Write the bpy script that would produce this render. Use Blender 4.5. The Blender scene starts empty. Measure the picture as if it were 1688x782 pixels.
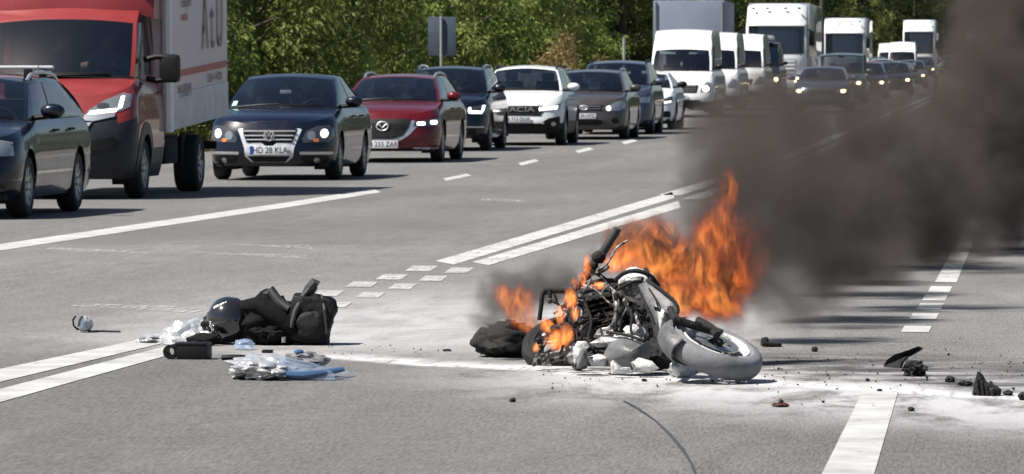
import bpy, bmesh, math, random
import numpy as np
from mathutils import Vector, Matrix, Euler, noise
from mathutils.bvhtree import BVHTree

R = math.radians
SC = bpy.context.scene
COL = SC.collection

# ------------------------------------------------------------------ camera
FPX, PW, PH = 8500.0, 1688.0, 782.0
CAM_H = 1.31
PITCH = math.atan(251.0 / FPX)
YAW = math.atan(856.0 / FPX * math.cos(PITCH))
cd = bpy.data.cameras.new('camera')
cam = bpy.data.objects.new('camera', cd)
COL.objects.link(cam)
cam.location = (0, 0, CAM_H)
cam.rotation_euler = (math.pi / 2 - PITCH, 0, YAW)
cd.sensor_width = 36.0
cd.lens = 36.0 * FPX / PW
cd.clip_start = 0.5
cd.clip_end = 8000
cd.dof.use_dof = True
cd.dof.focus_distance = 27.0
cd.dof.aperture_fstop = 17.0
SC.camera = cam

# ------------------------------------------------------------------ sky, sun, exposure
SUN_DIR = Vector((-0.60, -0.30, 1.0)).normalized()      # towards the sun
sun_el = math.asin(SUN_DIR.z)
sun_az = math.atan2(SUN_DIR.x, SUN_DIR.y)
W = bpy.data.worlds.new('World')
SC.world = W
W.use_nodes = True
wn = W.node_tree
bg = wn.nodes['Background']
sky = wn.nodes.new('ShaderNodeTexSky')
sky.sky_type = 'NISHITA'
sky.sun_disc = False
sky.sun_elevation = sun_el
sky.sun_rotation = sun_az
sky.altitude = 100
sky.air_density = 1.0
sky.dust_density = 1.5
wn.links.new(sky.outputs[0], bg.inputs[0])
bg.inputs[1].default_value = 0.05
sl = bpy.data.lights.new('sun', 'SUN')
sl.energy = 5.0
sl.angle = R(0.5)
sl.color = (1.0, 0.95, 0.88)
so = bpy.data.objects.new('sun', sl)
so.rotation_euler = SUN_DIR.to_track_quat('Z', 'Y').to_euler()
so.location = (-40, -10, 60)
COL.objects.link(so)
SC.view_settings.view_transform = 'Standard'
SC.view_settings.look = 'None'
SC.view_settings.exposure = 0.85
SC.view_settings.gamma = 1
SC.cycles.max_bounces = 7
SC.cycles.transparent_max_bounces = 24
SC.cycles.volume_bounces = 1
SC.cycles.volume_max_steps = 512
SC.cycles.sample_clamp_indirect = 6
SC.cycles.caustics_reflective = False
SC.cycles.caustics_refractive = False

# ------------------------------------------------------------------ places: a pixel of the photograph at a distance -> a point in the world
_f = Vector((-math.sin(YAW) * math.cos(PITCH), math.cos(YAW) * math.cos(PITCH), -math.sin(PITCH)))
_r = Vector((math.cos(YAW), math.sin(YAW), 0))
_u = Vector((-math.sin(YAW) * math.sin(PITCH), math.cos(YAW) * math.sin(PITCH), math.cos(PITCH)))


def P(px, py, d):
    v = _f + _r * ((px - PW / 2) / FPX) - _u * ((py - PH / 2) / FPX)
    v = v * (d / v.y)
    return Vector((0, 0, CAM_H)) + v


def road_z(y):
    if y < 68:
        return 0.0
    k = 30.0
    t = y - 68
    z = 0.0060 * (t * t / (2 * k) if t < k else t - k / 2)
    if y > 900:
        z -= 0.0060 * (y - 900)
    return z


def G(px, py):
    d = 20.0
    for _ in range(60):
        p = P(px, py, d)
        v = p - Vector((0, 0, CAM_H))
        if v.z >= -1e-6:
            return p
        k = (road_z(d) - CAM_H) / v.z
        d = 0.5 * d + 0.5 * d * k
    p = P(px, py, d)
    p.z = road_z(p.y)
    return p


# ------------------------------------------------------------------ materials
def mat(name, color, rough=0.6, metal=0.0, coat=0.0, spec=0.5, var=0.0, vscale=8.0, bump=0.0, bscale=60.0, emit=None, estr=0.0, coat_rough=0.03, alpha=None):
    m = bpy.data.materials.new(name)
    m.use_nodes = True
    nt = m.node_tree
    b = nt.nodes['Principled BSDF']
    c = tuple(color) + (1,)
    b.inputs['Base Color'].default_value = c
    b.inputs['Roughness'].default_value = rough
    b.inputs['Metallic'].default_value = metal
    b.inputs['Coat Weight'].default_value = coat
    b.inputs['Coat Roughness'].default_value = coat_rough
    b.inputs['Specular IOR Level'].default_value = spec
    if emit:
        b.inputs['Emission Color'].default_value = tuple(emit) + (1,)
        b.inputs['Emission Strength'].default_value = estr
    if var or bump:
        tc = nt.nodes.new('ShaderNodeTexCoord')
    if var:
        n = nt.nodes.new('ShaderNodeTexNoise')
        n.inputs['Scale'].default_value = vscale
        n.inputs['Detail'].default_value = 5
        n.inputs['Roughness'].default_value = 0.65
        nt.links.new(tc.outputs['Object'], n.inputs['Vector'])
        mr = nt.nodes.new('ShaderNodeMapRange')
        mr.inputs['From Min'].default_value = 0.3
        mr.inputs['From Max'].default_value = 0.7
        mr.inputs['To Min'].default_value = 1 - var
        mr.inputs['To Max'].default_value = 1 + var
        nt.links.new(n.outputs['Fac'], mr.inputs['Value'])
        mx = nt.nodes.new('ShaderNodeVectorMath')
        mx.operation = 'SCALE'
        mx.inputs[0].default_value = color
        nt.links.new(mr.outputs['Result'], mx.inputs['Scale'])
        nt.links.new(mx.outputs['Vector'], b.inputs['Base Color'])
        r2 = nt.nodes.new('ShaderNodeMapRange')
        r2.inputs['From Min'].default_value = 0.3
        r2.inputs['From Max'].default_value = 0.7
        r2.inputs['To Min'].default_value = max(0.02, rough - 0.08)
        r2.inputs['To Max'].default_value = min(1, rough + 0.1)
        nt.links.new(n.outputs['Fac'], r2.inputs['Value'])
        nt.links.new(r2.outputs['Result'], b.inputs['Roughness'])
    if bump:
        n2 = nt.nodes.new('ShaderNodeTexNoise')
        n2.inputs['Scale'].default_value = bscale
        n2.inputs['Detail'].default_value = 4
        nt.links.new(tc.outputs['Object'], n2.inputs['Vector'])
        bp = nt.nodes.new('ShaderNodeBump')
        bp.inputs['Strength'].default_value = bump
        bp.inputs['Distance'].default_value = 0.02
        nt.links.new(n2.outputs['Fac'], bp.inputs['Height'])
        nt.links.new(bp.outputs['Normal'], b.inputs['Normal'])
    return m


def paint(name, color, metal=0.0, rough=0.32):
    """car paint with a clear coat and a film of road dust"""
    m = mat(name, color, rough, metal, coat=0.85, spec=0.12, var=0.06, vscale=3.0)
    nt = m.node_tree
    b = nt.nodes['Principled BSDF']
    b.inputs['Coat Roughness'].default_value = 0.06
    return m


def glass_mat(name, tint=(0.30, 0.34, 0.36), rough=0.02):
    m = bpy.data.materials.new(name)
    m.use_nodes = True
    nt = m.node_tree
    nt.nodes.clear()
    out = nt.nodes.new('ShaderNodeOutputMaterial')
    mix = nt.nodes.new('ShaderNodeMixShader')
    tr = nt.nodes.new('ShaderNodeBsdfTransparent')
    gl = nt.nodes.new('ShaderNodeBsdfGlossy')
    fr = nt.nodes.new('ShaderNodeFresnel')
    fr.inputs[0].default_value = 1.52
    mp = nt.nodes.new('ShaderNodeMath')
    mp.operation = 'MULTIPLY_ADD'
    mp.inputs[1].default_value = 1.0
    mp.inputs[2].default_value = 0.06
    tr.inputs[0].default_value = tuple(tint) + (1,)
    gl.inputs[0].default_value = (0.95, 0.97, 1, 1)
    gl.inputs[1].default_value = rough
    nt.links.new(fr.outputs[0], mp.inputs[0])
    nt.links.new(mp.outputs[0], mix.inputs[0])
    nt.links.new(tr.outputs[0], mix.inputs[1])
    nt.links.new(gl.outputs[0], mix.inputs[2])
    nt.links.new(mix.outputs[0], out.inputs[0])
    return m


M = {}
M['black_paint'] = paint('black_paint', (0.003, 0.006, 0.015))
M['blue_paint'] = paint('blue_paint', (0.003, 0.005, 0.016))
M['red_paint'] = paint('red_paint', (0.105, 0.006, 0.010), 0.2)
M['truck_red'] = paint('truck_red', (0.20, 0.026, 0.027), 0.0, 0.45)
M['navy_paint'] = paint('navy_paint', (0.003, 0.005, 0.012))
M['white_paint'] = paint('white_paint', (0.72, 0.73, 0.74))
M['brown_paint'] = paint('brown_paint', (0.062, 0.054, 0.054), 0.2)
M['silver_paint'] = paint('silver_paint', (0.45, 0.48, 0.52), 0.4)
M['grey_paint'] = paint('grey_paint', (0.06, 0.075, 0.11), 0.3)
M['teal_paint'] = paint('teal_paint', (0.05, 0.08, 0.09), 0.2)
M['far_red'] = paint('far_red_paint', (0.20, 0.02, 0.02))


def scorched(name, pale, dark=(0.006, 0.0055, 0.005), scale=9.0, cut=0.5, rough=0.6, metal=0.0):
    """pale plastic or metal blackened in ragged patches by fire, with streaks of powder"""
    m = mat(name, pale, rough, metal, bump=0.35, bscale=45)
    nt = m.node_tree
    b = nt.nodes['Principled BSDF']
    tc = nt.nodes.new('ShaderNodeTexCoord')
    n = nt.nodes.new('ShaderNodeTexNoise')
    n.inputs['Scale'].default_value = scale
    n.inputs['Detail'].default_value = 7
    n.inputs['Roughness'].default_value = 0.7
    n.inputs['Distortion'].default_value = 0.8
    nt.links.new(tc.outputs['Object'], n.inputs['Vector'])
    r = nt.nodes.new('ShaderNodeValToRGB')
    e = r.color_ramp.elements
    e[0].position, e[0].color = cut - 0.07, tuple(dark) + (1,)
    e[1].position, e[1].color = cut + 0.03, tuple(c * 0.8 for c in pale) + (1,)
    x = e.new(cut + 0.16)
    x.color = tuple(min(0.7, c * 1.25) for c in pale) + (1,)
    nt.links.new(n.outputs['Fac'], r.inputs['Fac'])
    nt.links.new(r.outputs['Color'], b.inputs['Base Color'])
    return m


M['plastic'] = mat('black_plastic', (0.006, 0.006, 0.007), 0.5, spec=0.25, var=0.15)
M['bumper'] = mat('dark_grey_bumper_plastic', (0.013, 0.015, 0.021), 0.45, spec=0.35, var=0.1)
M['dark'] = mat('dark_underside', (0.008, 0.008, 0.009), 0.9)
M['interior'] = mat('cabin_lining', (0.035, 0.036, 0.040), 0.85, var=0.1)
M['seat'] = mat('seat_fabric', (0.028, 0.028, 0.032), 0.9, var=0.2)
M['chrome'] = mat('chrome', (0.75, 0.76, 0.78), 0.14, 1.0)
M['bright'] = mat('bright_trim', (0.62, 0.63, 0.66), 0.3, 0.35)
M['satin'] = mat('satin_silver', (0.55, 0.56, 0.58), 0.35, 0.8)
M['tyre'] = mat('tyre_rubber', (0.014, 0.014, 0.015), 0.8, var=0.2)
M['rim'] = mat('alloy_rim', (0.30, 0.31, 0.33), 0.35, 0.7)
M['glass'] = glass_mat('tinted_window_glass')
M['screen'] = glass_mat('windscreen_glass', (0.50, 0.55, 0.58))
M['lens'] = mat('lamp_lens', (0.33, 0.35, 0.36), 0.08, 0.6, coat=1)
M['lens_dark'] = mat('dark_lamp_lens', (0.06, 0.065, 0.07), 0.08, 0.3, coat=1)
M['lit'] = mat('lit_headlamp', (0.9, 0.9, 0.85), 0.2, emit=(1.0, 0.97, 0.86), estr=0.9)
M['lit_yellow'] = mat('lit_yellow_headlamp', (0.9, 0.8, 0.5), 0.2, emit=(1.0, 0.80, 0.42), estr=6.0)
M['drl'] = mat('daytime_running_light', (0.9, 0.9, 0.9), 0.2, emit=(0.95, 0.98, 1.0), estr=1.6)
M['amber'] = mat('amber_lens', (0.75, 0.20, 0.03), 0.2, coat=1)
M['plate'] = mat('number_plate_white', (0.62, 0.64, 0.66), 0.4, var=0.05)
M['plate_blue'] = mat('number_plate_blue', (0.02, 0.06, 0.35), 0.4)
M['ink'] = mat('plate_lettering_black', (0.02, 0.02, 0.022), 0.5)
M['visor'] = mat('sun_visor_pale', (0.50, 0.53, 0.50), 0.8)
M['sticker'] = mat('green_sticker', (0.35, 0.62, 0.50), 0.6)
M['paper_and_highlight'] = mat('white_paper_and_highlight', (0.75, 0.75, 0.73), 0.8)  # paper slips, and the painted highlights on the helmet


# ------------------------------------------------------------------ mesh helpers
class MB:
    def __init__(s):
        s.v, s.f, s.m = [], [], []

    def add(s, vs, fs, mi=0):
        o = len(s.v)
        s.v.extend([tuple(p) for p in vs])
        s.f.extend([tuple(i + o for i in f) for f in fs])
        s.m.extend([mi] * len(fs))

    def grid(s, rows, mi=0, flip=False, closed=False):
        n = len(rows[0])
        vs = [p for r in rows for p in r]
        fs = []
        for i in range(len(rows) - 1):
            for j in range(n - (0 if closed else 1)):
                a, b = i * n + j, i * n + (j + 1) % n
                q = (a, b, b + n, a + n)
                fs.append(q[::-1] if flip else q)
        s.add(vs, fs, mi)

    def box(s, c, d, rot=None, mi=0, bev=0.0):
        """box centred on c with full sizes d; bev chamfers the edges"""
        bm = bmesh.new()
        bmesh.ops.create_cube(bm, size=1)
        for v in bm.verts:
            v.co = Vector((v.co.x * d[0], v.co.y * d[1], v.co.z * d[2]))
        if bev > 0:
            bmesh.ops.bevel(bm, geom=list(bm.edges), offset=min(bev, min(d) * 0.45), segments=2, affect='EDGES', profile=0.6)
        mt = Matrix.Translation(Vector(c)) @ (rot.to_matrix().to_4x4() if rot is not None else Matrix())
        bm.verts.ensure_lookup_table()
        bm.verts.index_update()
        s.add([mt @ v.co for v in bm.verts], [[v.index for v in f.verts] for f in bm.faces], mi)
        bm.free()

    def tube(s, pts, rad, n=8, mi=0, cap=True):
        pts = [Vector(p) for p in pts]
        if not hasattr(rad, '__len__'):
            rad = [rad] * len(pts)
        rows = []
        up = Vector((0, 0, 1))
        prev = None
        for i, p in enumerate(pts):
            t = (pts[min(i + 1, len(pts) - 1)] - pts[max(i - 1, 0)]).normalized()
            if prev is None:
                a = t.cross(up)
                if a.length < 0.05:
                    a = t.cross(Vector((1, 0, 0)))
            else:
                a = prev - t * prev.dot(t)
            a.normalize()
            prev = a
            b = t.cross(a)
            rows.append([p + (a * math.cos(2 * math.pi * k / n) + b * math.sin(2 * math.pi * k / n)) * rad[i] for k in range(n)])
        s.grid(rows, mi, closed=True)
        if cap:
            for r, fl in ((rows[0], False), (rows[-1], True)):
                q = list(range(n))
                s.add(r, [q if fl else q[::-1]], mi)

    def lathe(s, prof, n=32, mi=0, mt=None, closed=False):
        """profile of (axial, radius) turned about the local X axis"""
        rows = []
        for (a, r) in prof:
            row = []
            for k in range(n):
                t = 2 * math.pi * k / n
                p = Vector((a, r * math.cos(t), r * math.sin(t)))
                row.append(mt @ p if mt is not None else p)
            rows.append(row)
        if closed:
            rows.append(rows[0])
        s.grid(rows, mi, closed=True)

    def blob(s, c, r, seed=0, amp=0.15, fr=2.0, sub=3, mi=0, rot=None, flat=None):
        bm = bmesh.new()
        bmesh.ops.create_icosphere(bm, subdivisions=sub, radius=1)
        off = Vector((seed * 3.17, seed * 1.71, seed * 0.37))
        mt = rot.to_matrix() if rot is not None else Matrix.Identity(3)
        vs = []
        for v in bm.verts:
            k = 1 + amp * (noise.noise(v.co * fr + off) + 0.5 * noise.noise(v.co * fr * 2.3 + off))
            p = Vector((v.co.x * r[0], v.co.y * r[1], v.co.z * r[2])) * k
            p = mt @ p + Vector(c)
            if flat is not None and p.z < flat:
                p.z = flat
            vs.append(p)
        bm.verts.index_update()
        s.add(vs, [[v.index for v in f.verts] for f in bm.faces], mi)
        bm.free()

    def build(s, name, mats, parent=None, smooth=True, sharp=35, merge=0.0):
        me = bpy.data.meshes.new(name)
        me.from_pydata(s.v, [], s.f)
        if not isinstance(mats, (list, tuple)):
            mats = [mats]
        for x in mats:
            me.materials.append(x)
        if len(mats) > 1:
            me.polygons.foreach_set('material_index', s.m)
        if merge:
            bm = bmesh.new()
            bm.from_mesh(me)
            bmesh.ops.remove_doubles(bm, verts=bm.verts, dist=merge)
            bmesh.ops.dissolve_degenerate(bm, dist=1e-5, edges=bm.edges)
            bm.to_mesh(me)
            bm.free()
        if smooth:
            me.polygons.foreach_set('use_smooth', [True] * len(me.polygons))
            me.set_sharp_from_angle(angle=R(sharp))
        me.update()
        o = bpy.data.objects.new(name, me)
        COL.objects.link(o)
        if parent is not None:
            o.parent = parent
        return o


def tag(o, label=None, cat=None, group=None, kind=None):
    if label:
        o['label'] = label
    if cat:
        o['category'] = cat
    if group:
        o['group'] = group
    if kind:
        o['kind'] = kind
    return o


def empty(name, loc, rz=0.0, parent=None):
    o = bpy.data.objects.new(name, None)
    o.empty_display_size = 0.2
    o.location = loc
    o.rotation_euler = (0, 0, rz)
    COL.objects.link(o)
    if parent is not None:
        o.parent = parent
    return o


def copy_tree(o, parent=None):
    c = o.copy()
    COL.objects.link(c)
    if parent is not None:
        c.parent = parent
    for ch in list(o.children):
        copy_tree(ch, c)
    return c


def text_mesh(name, body, size, mat_, parent, loc, rot, extrude=0.002, sx=1.0):
    cu = bpy.data.curves.new(name, 'FONT')
    cu.body = body
    cu.size = size
    cu.extrude = extrude
    cu.align_x = 'CENTER'
    cu.align_y = 'CENTER'
    t = bpy.data.objects.new(name, cu)
    COL.objects.link(t)
    dg = bpy.context.evaluated_depsgraph_get()
    me = bpy.data.meshes.new_from_object(t.evaluated_get(dg))
    bpy.data.objects.remove(t)
    me.materials.clear()
    me.materials.append(mat_)
    o = bpy.data.objects.new(name, me)
    COL.objects.link(o)
    o.parent = parent
    o.location = loc
    o.rotation_euler = rot
    o.scale = (sx, 1, 1)
    return o


def rrect(x0, z0, x1, z1, r=0.02, k=3):
    r = min(r, abs(x1 - x0) / 2.01, abs(z1 - z0) / 2.01)
    pts = []
    for (cx, cz, a0) in ((x1 - r, z1 - r, 0), (x0 + r, z1 - r, 90), (x0 + r, z0 + r, 180), (x1 - r, z0 + r, 270)):
        for i in range(k + 1):
            a = R(a0 + 90 * i / k)
            pts.append((cx + r * math.cos(a), cz + r * math.sin(a)))
    return pts


def oval(cx, cz, rx, rz, n=20):
    return [(cx + rx * math.cos(2 * math.pi * i / n), cz + rz * math.sin(2 * math.pi * i / n)) for i in range(n)]


def densify(poly, step):
    out = []
    n = len(poly)
    for i in range(n):
        a, b = poly[i], poly[(i + 1) % n]
        L = math.hypot(b[0] - a[0], b[1] - a[1])
        k = max(1, int(math.ceil(L / step)))
        for j in range(k):
            out.append((a[0] + (b[0] - a[0]) * j / k, a[1] + (b[1] - a[1]) * j / k))
    return out


def panel_on(bvh, poly, off=0.006, axis='y', rings=7, thick=0.03, step=0.05, mi=0, mb=None, side=1):
    """a plate that follows the surface behind it: the outline poly is laid onto the surface along an axis, with a rim that reaches back into it"""
    mb = mb or MB()
    poly = densify(poly, step)
    cx = sum(p[0] for p in poly) / len(poly)
    cz = sum(p[1] for p in poly) / len(poly)

    def hit(a, z):
        if axis == 'y':
            h = bvh.ray_cast(Vector((a, -3, z)), Vector((0, 1, 0)))[0]
            return h.y if h is not None else None
        h = bvh.ray_cast(Vector((3 * side, a, z)), Vector((-side, 0, 0)))[0]
        return h.x if h is not None else None

    rows = []
    last = None
    for k in range(rings + 1):
        row = []
        t = 0.02 + 0.98 * k / rings
        for (a, z) in poly:
            aa, zz = cx + (a - cx) * t, cz + (z - cz) * t
            y = hit(aa, zz)
            if y is None:
                y = last if last is not None else 0
            last = y
            row.append((aa, y - off, zz) if axis == 'y' else (y + off * side, aa, zz))
        rows.append(row)
    lastrow = []
    for p in rows[-1]:
        lastrow.append((p[0], p[1] + off + thick, p[2]) if axis == 'y' else (p[0] - (off + thick) * side, p[1], p[2]))
    rows.append(lastrow)
    mb.grid(rows, mi, closed=True)
    mb.add(rows[0], [list(range(len(poly)))], mi)
    return mb

# ------------------------------------------------------------------ cars and vans
def interp(pts, y):
    return float(np.interp(y, [p[0] for p in pts], [p[1] for p in pts]))


def smooth_pts(pts, n=60):
    """the profile resampled with rounded corners"""
    x0, x1 = pts[0][0], pts[-1][0]
    w = (x1 - x0) * 0.035
    out = []
    for i in range(n + 1):
        x = x0 + (x1 - x0) * i / n
        z = sum(interp(pts, min(max(x + w * k, x0), x1)) for k in (-1, -0.5, 0, 0.5, 1)) / 5
        out.append((x, z))
    return out


WPROF = ([0, .10, .3, .58, .74, .9, 1.0], [.93, .965, .99, 1.0, .985, .965, .90])


class CarSpec:
    def __init__(s, **k):
        d = dict(L=4.5, W=0.89, zs=0.22, p=2.7, D=0.62, Dr=0.45,
                 ztop=[(0, .70), (.25, .79), (1.25, .97), (4.5, .97)],
                 yfz=([0, .15, .35, .55, .8, 1], [.10, .03, 0, .03, .06, .13]),
                 wheels=(.85, 3.43), wr=.315, ww=.205,
                 ya=1.25, yr0=2.05, yr1=3.4, yd=4.2, bow=.22, bow2=.12, zr=1.46, xr=.60, crown=.045,
                 roofprof=[(0, -.05), (.2, -.012), (.5, 0), (.8, -.02), (1, -.07)],
                 sidewin=[(.07, .45), (.49, .85)], st=(.05, .90), wst=(.045, .955), apil=.055,
                 rearglass=True, doors=[(1.35, 2.4), (2.42, 3.4)], paint='black_paint', lower=None, lower_t=0.3,
                 roof_rail=None, arch=None, rim='rim', mirror='body', mirror_z=.10, mirror_y=.28, barrel=1.35,
                 arm=None, bumper=None)
            # fmt: skip
        d.update(k)
        s.__dict__.update(d)


def make_wheel_meshes(r, w, rimname, spokes=10):
    t = MB()
    prof = [(-w / 2 + .01, r * .66), (-w / 2, r * .74), (-w / 2 + .004, r * .88), (-w / 2 + .03, r * .975), (-w / 2 + .06, r), (w / 2 - .06, r), (w / 2 - .03, r * .975), (w / 2 - .004, r * .88), (w / 2, r * .74), (w / 2 - .01, r * .66)]
    t.lathe(prof, 40)
    k = MB()
    q = w / 2
    k.lathe([(q - .015, r * .67), (q - .008, r * .645), (q - .03, r * .60), (q - .10, r * .58)], 36)
    k.lathe([(q - .09, r * .6), (q - .09, .02)], 24, mi=1)
    for i in range(spokes):
        a = 2 * math.pi * i / spokes
        c, s_ = math.cos(a), math.sin(a)
        wd = .028
        vs = []
        for (rad, x, hw) in ((.05, q - .03, wd * .8), (r * .62, q - .018, wd)):
            for sg in (-1, 1):
                vs.append((x, rad * c - sg * hw * s_, rad * s_ + sg * hw * c))
        vs2 = [(v[0] - .03, v[1], v[2]) for v in vs]
        k.add(vs + vs2, [(0, 1, 3, 2), (0, 2, 6, 4), (1, 5, 7, 3)], 0)
    k.lathe([(q - .012, .001), (q - .012, .04), (q - .04, .065)], 20)
    return t, k


_wheel_cache = {}


def add_wheels(root, ys, track, r, w, rimname, spokes=10, dual=False):
    """wheel > tyre, rim"""
    key = (r, w, rimname, spokes)
    if key not in _wheel_cache:
        t, k = make_wheel_meshes(r, w, rimname, spokes)
        to = t.build('tyre', M['tyre'])
        ko = k.build('rim', [M[rimname], M['dark']])
        _wheel_cache[key] = (to.data, ko.data)
        bpy.data.objects.remove(to)
        bpy.data.objects.remove(ko)
    tm, km = _wheel_cache[key]
    for y in ys:
        for sg in (1, -1):
            e = empty('wheel', (sg * (track - w / 2), y, r), 0 if sg > 0 else math.pi, root)
            for nm, me in (('tyre', tm), ('rim', km)):
                o = bpy.data.objects.new(nm, me)
                COL.objects.link(o)
                o.parent = e


def make_car(name, S, loc, rz, label, cat, group='vehicles queueing in the far lane', detail=2):
    root = empty(name, loc, rz)
    tag(root, label, cat, group)
    body = MB()      # 0 paint, 1 lower trim, 2 dark
    hood = MB()
    doors = [MB() for _ in S.doors] + [MB() for _ in S.doors]
    W_, L = S.W, S.L
    zt = smooth_pts(S.ztop)
    T = [0, .06, .14, .22, .3, .38, .46, .54, .62, .7, .78, .86, .93, .975, 1.0]
    wj = [W_ * float(np.interp(t, *WPROF)) for t in T]
    yj = [float(np.interp(t, *S.yfz)) for t in T]
    ymax = max(yj)
    nF = 14
    # outline stations
    A = [math.pi / 2 * (i / nF) ** 0.9 for i in range(nF + 1)]
    y0 = ymax + S.D + .06
    y1 = L - S.Dr - .08
    ns = int((y1 - y0) / .06)
    SY = [y0 + (y1 - y0) * i / ns for i in range(ns + 1)]
    B = [math.pi / 2 * (1 - i / 8) for i in range(9)]
    cols = []        # each column: list over levels of (x, y, z)

    def zz(y, t):
        top = interp(zt, min(max(y, 0), L))
        return S.zs + (top - S.zs) * t

    for a in A:
        c = []
        for t, w, yf in zip(T, wj, yj):
            x = w * math.sin(a) ** (2 / S.p)
            y = yf + S.D * (1 - max(0, math.cos(a)) ** (2 / S.p))
            c.append((x, y, zz(y, t)))
        cols.append(c)
    for y in SY:
        cols.append([(w, y, zz(y, t)) for t, w in zip(T, wj)])
    for b in B:
        c = []
        for t, w in zip(T, wj):
            yr = L - .12 * abs(t - .35)
            x = w * math.sin(b) ** (2 / 3.2)
            y = yr - S.Dr * (1 - max(0, math.cos(b)) ** (2 / 3.2))
            c.append((x, y, zz(y, t)))
        cols.append(c)
    # wheel arches: vertices inside the arch circle move out to it, faces wholly inside go
    RA = S.wr + .055
    inside = set()
    for i, c in enumerate(cols):
        for j, (x, y, z) in enumerate(c):
            if x < .6 * W_:
                continue
            for wy in S.wheels:
                d = math.hypot(y - wy, z - S.wr)
                if d < RA:
                    inside.add((i, j))
                    k = RA / max(d, 1e-4)
                    zn = S.wr + (z - S.wr) * k
                    if j == 0:
                        yy = wy + math.copysign(math.sqrt(max(RA ** 2 - (z - S.wr) ** 2, 0)), y - wy)
                        c[j] = (x, yy, z)
                    else:
                        c[j] = (x, wy + (y - wy) * k, zn)
    nT = len(T)
    for sg in (1, -1):
        for i in range(len(cols) - 1):
            for j in range(nT - 1):
                ids = [(i, j), (i + 1, j), (i + 1, j + 1), (i, j + 1)]
                if all(q in inside for q in ids):
                    continue
                q = [(sg * cols[a][b][0], cols[a][b][1], cols[a][b][2]) for a, b in ids]
                tgt = body
                ym = (cols[i][j][1] + cols[i + 1][j][1]) / 2
                if nF < i < nF + ns:
                    for k, (d0, d1) in enumerate(S.doors):
                        if d0 <= ym <= d1 and j >= 2 and not any(q2 in inside for q2 in ids):
                            tgt = doors[k + (0 if sg > 0 else len(S.doors))]
                mi = 1 if (S.lower and T[j] < S.lower_t) else 0
                if S.bumper and sum(v[2] for v in q) / 4 < S.bumper[0] and ym < S.bumper[1]:
                    mi = 1
                tgt.add(q, [(0, 1, 2, 3) if sg > 0 else (3, 2, 1, 0)], mi)
    # top: hood, cabin floor, rear deck
    K = 9
    rows, ry = [], []
    for c in cols:
        x, y, z = c[-1]
        row = []
        cr = .05 * min(1, x / (.6 * W_)) * (1 if y < S.ya + .3 else .5)
        for k in range(K):
            u = -1 + 2 * k / (K - 1)
            row.append((x * u, y, z + cr * (1 - abs(u) ** 2.2)))
        rows.append(row)
        ry.append(y)
    for i in range(len(rows) - 1):
        if ry[i] <= S.ya + .02:
            hood.grid(rows[i:i + 2], 0)
        elif ry[i] >= S.yd - .25:
            body.grid(rows[i:i + 2], 0)
    # underside
    body.box((0, L / 2, S.zs + .02), (2 * W_ * .86, L - .5, .06), mi=2)
    # greenhouse
    xb = W_ * .90 - .012
    zb = lambda y: interp(zt, y) - .006
    ze = lambda v: S.zr - S.crown + interp(S.roofprof, v)
    glass, sidegl, rear, roof = MB(), [MB() for _ in range(2 * len(S.sidewin))], MB(), MB()
    frit = MB()

    def screen_pt(u, v, front=True):
        if front:
            p0 = Vector((u * (xb - .02), S.ya - S.bow * (1 - u * u), zb(S.ya) + .035 * (1 - u * u)))
            p1 = Vector((u * S.xr, S.yr0 - S.bow2 * (1 - u * u), ze(0) + S.crown * (1 - u * u)))
            sgn = -1
        else:
            p0 = Vector((u * (xb - .02), S.yd + .12 * (1 - u * u), zb(S.yd) + .02 * (1 - u * u)))
            p1 = Vector((u * S.xr, S.yr1 + .08 * (1 - u * u), ze(1) + S.crown * (1 - u * u)))
            sgn = 1
        p = p0.lerp(p1, v)
        p.x = u * ((xb - .02) + (S.xr - xb + .02) * v ** S.barrel)
        b = .05 * v * (1 - v) * 4 * .5
        p.y += sgn * b
        p.z += b * .6
        return p

    ap = S.apil
    US = [-1, -1 + ap * .5, -1 + ap] + [-1 + ap + (2 - 2 * ap) * k / 14 for k in range(1, 14)] + [1 - ap, 1 - ap * .5, 1]
    VS = [0, S.wst[0]] + [S.wst[0] + (S.wst[1] - S.wst[0]) * k / 6 for k in range(1, 6)] + [S.wst[1], 1]
    for front, gm in ((True, glass), (False, rear)):
        for i in range(len(US) - 1):
            for j in range(len(VS) - 1):
                um, vm = (US[i] + US[i + 1]) / 2, (VS[j] + VS[j + 1]) / 2
                q = [screen_pt(US[a], VS[b], front) for a, b in ((i, j), (i + 1, j), (i + 1, j + 1), (i, j + 1))]
                isg = abs(um) < 1 - ap and S.wst[0] < vm < S.wst[1] and (front or S.rearglass)
                if isg:
                    gm.add(q, [(0, 1, 2, 3)])
                elif vm < S.wst[0] and front:
                    frit.add(q, [(0, 1, 2, 3)])
                else:
                    body.add(q, [(0, 1, 2, 3)], 0)
    NV = 16
    rr = []
    for j in range(NV + 1):
        v = j / NV
        row = []
        for u in US:
            y = (S.yr0 - S.bow2 * (1 - u * u)) * (1 - v) + (S.yr1 + .08 * (1 - u * u)) * v
            row.append((u * S.xr, y, ze(v) + S.crown * (1 - u * u)))
        rr.append(row)
    roof.grid(rr, 0)
    cuts = sorted(set([0, 1] + [x for w in S.sidewin for x in w[:2]] + [i / 16 for i in range(17)]))
    cuts = [c for k, c in enumerate(cuts) if k == 0 or c - cuts[k - 1] > 1e-3]
    tcuts = sorted(set([0, 1, S.st[0], S.st[1]] + [i / 8 for i in range(9)]))

    def side_pt(s, t, sg):
        yb = S.ya + (S.yd - S.ya) * s
        yt = S.yr0 + (S.yr1 - S.yr0) * s
        x = (xb - .02 * (abs(2 * s - 1) ** 6)) + (S.xr - xb) * t ** S.barrel
        return Vector((sg * x, yb + (yt - yb) * t, zb(yb) + (ze(s) - zb(yb)) * t))

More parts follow.
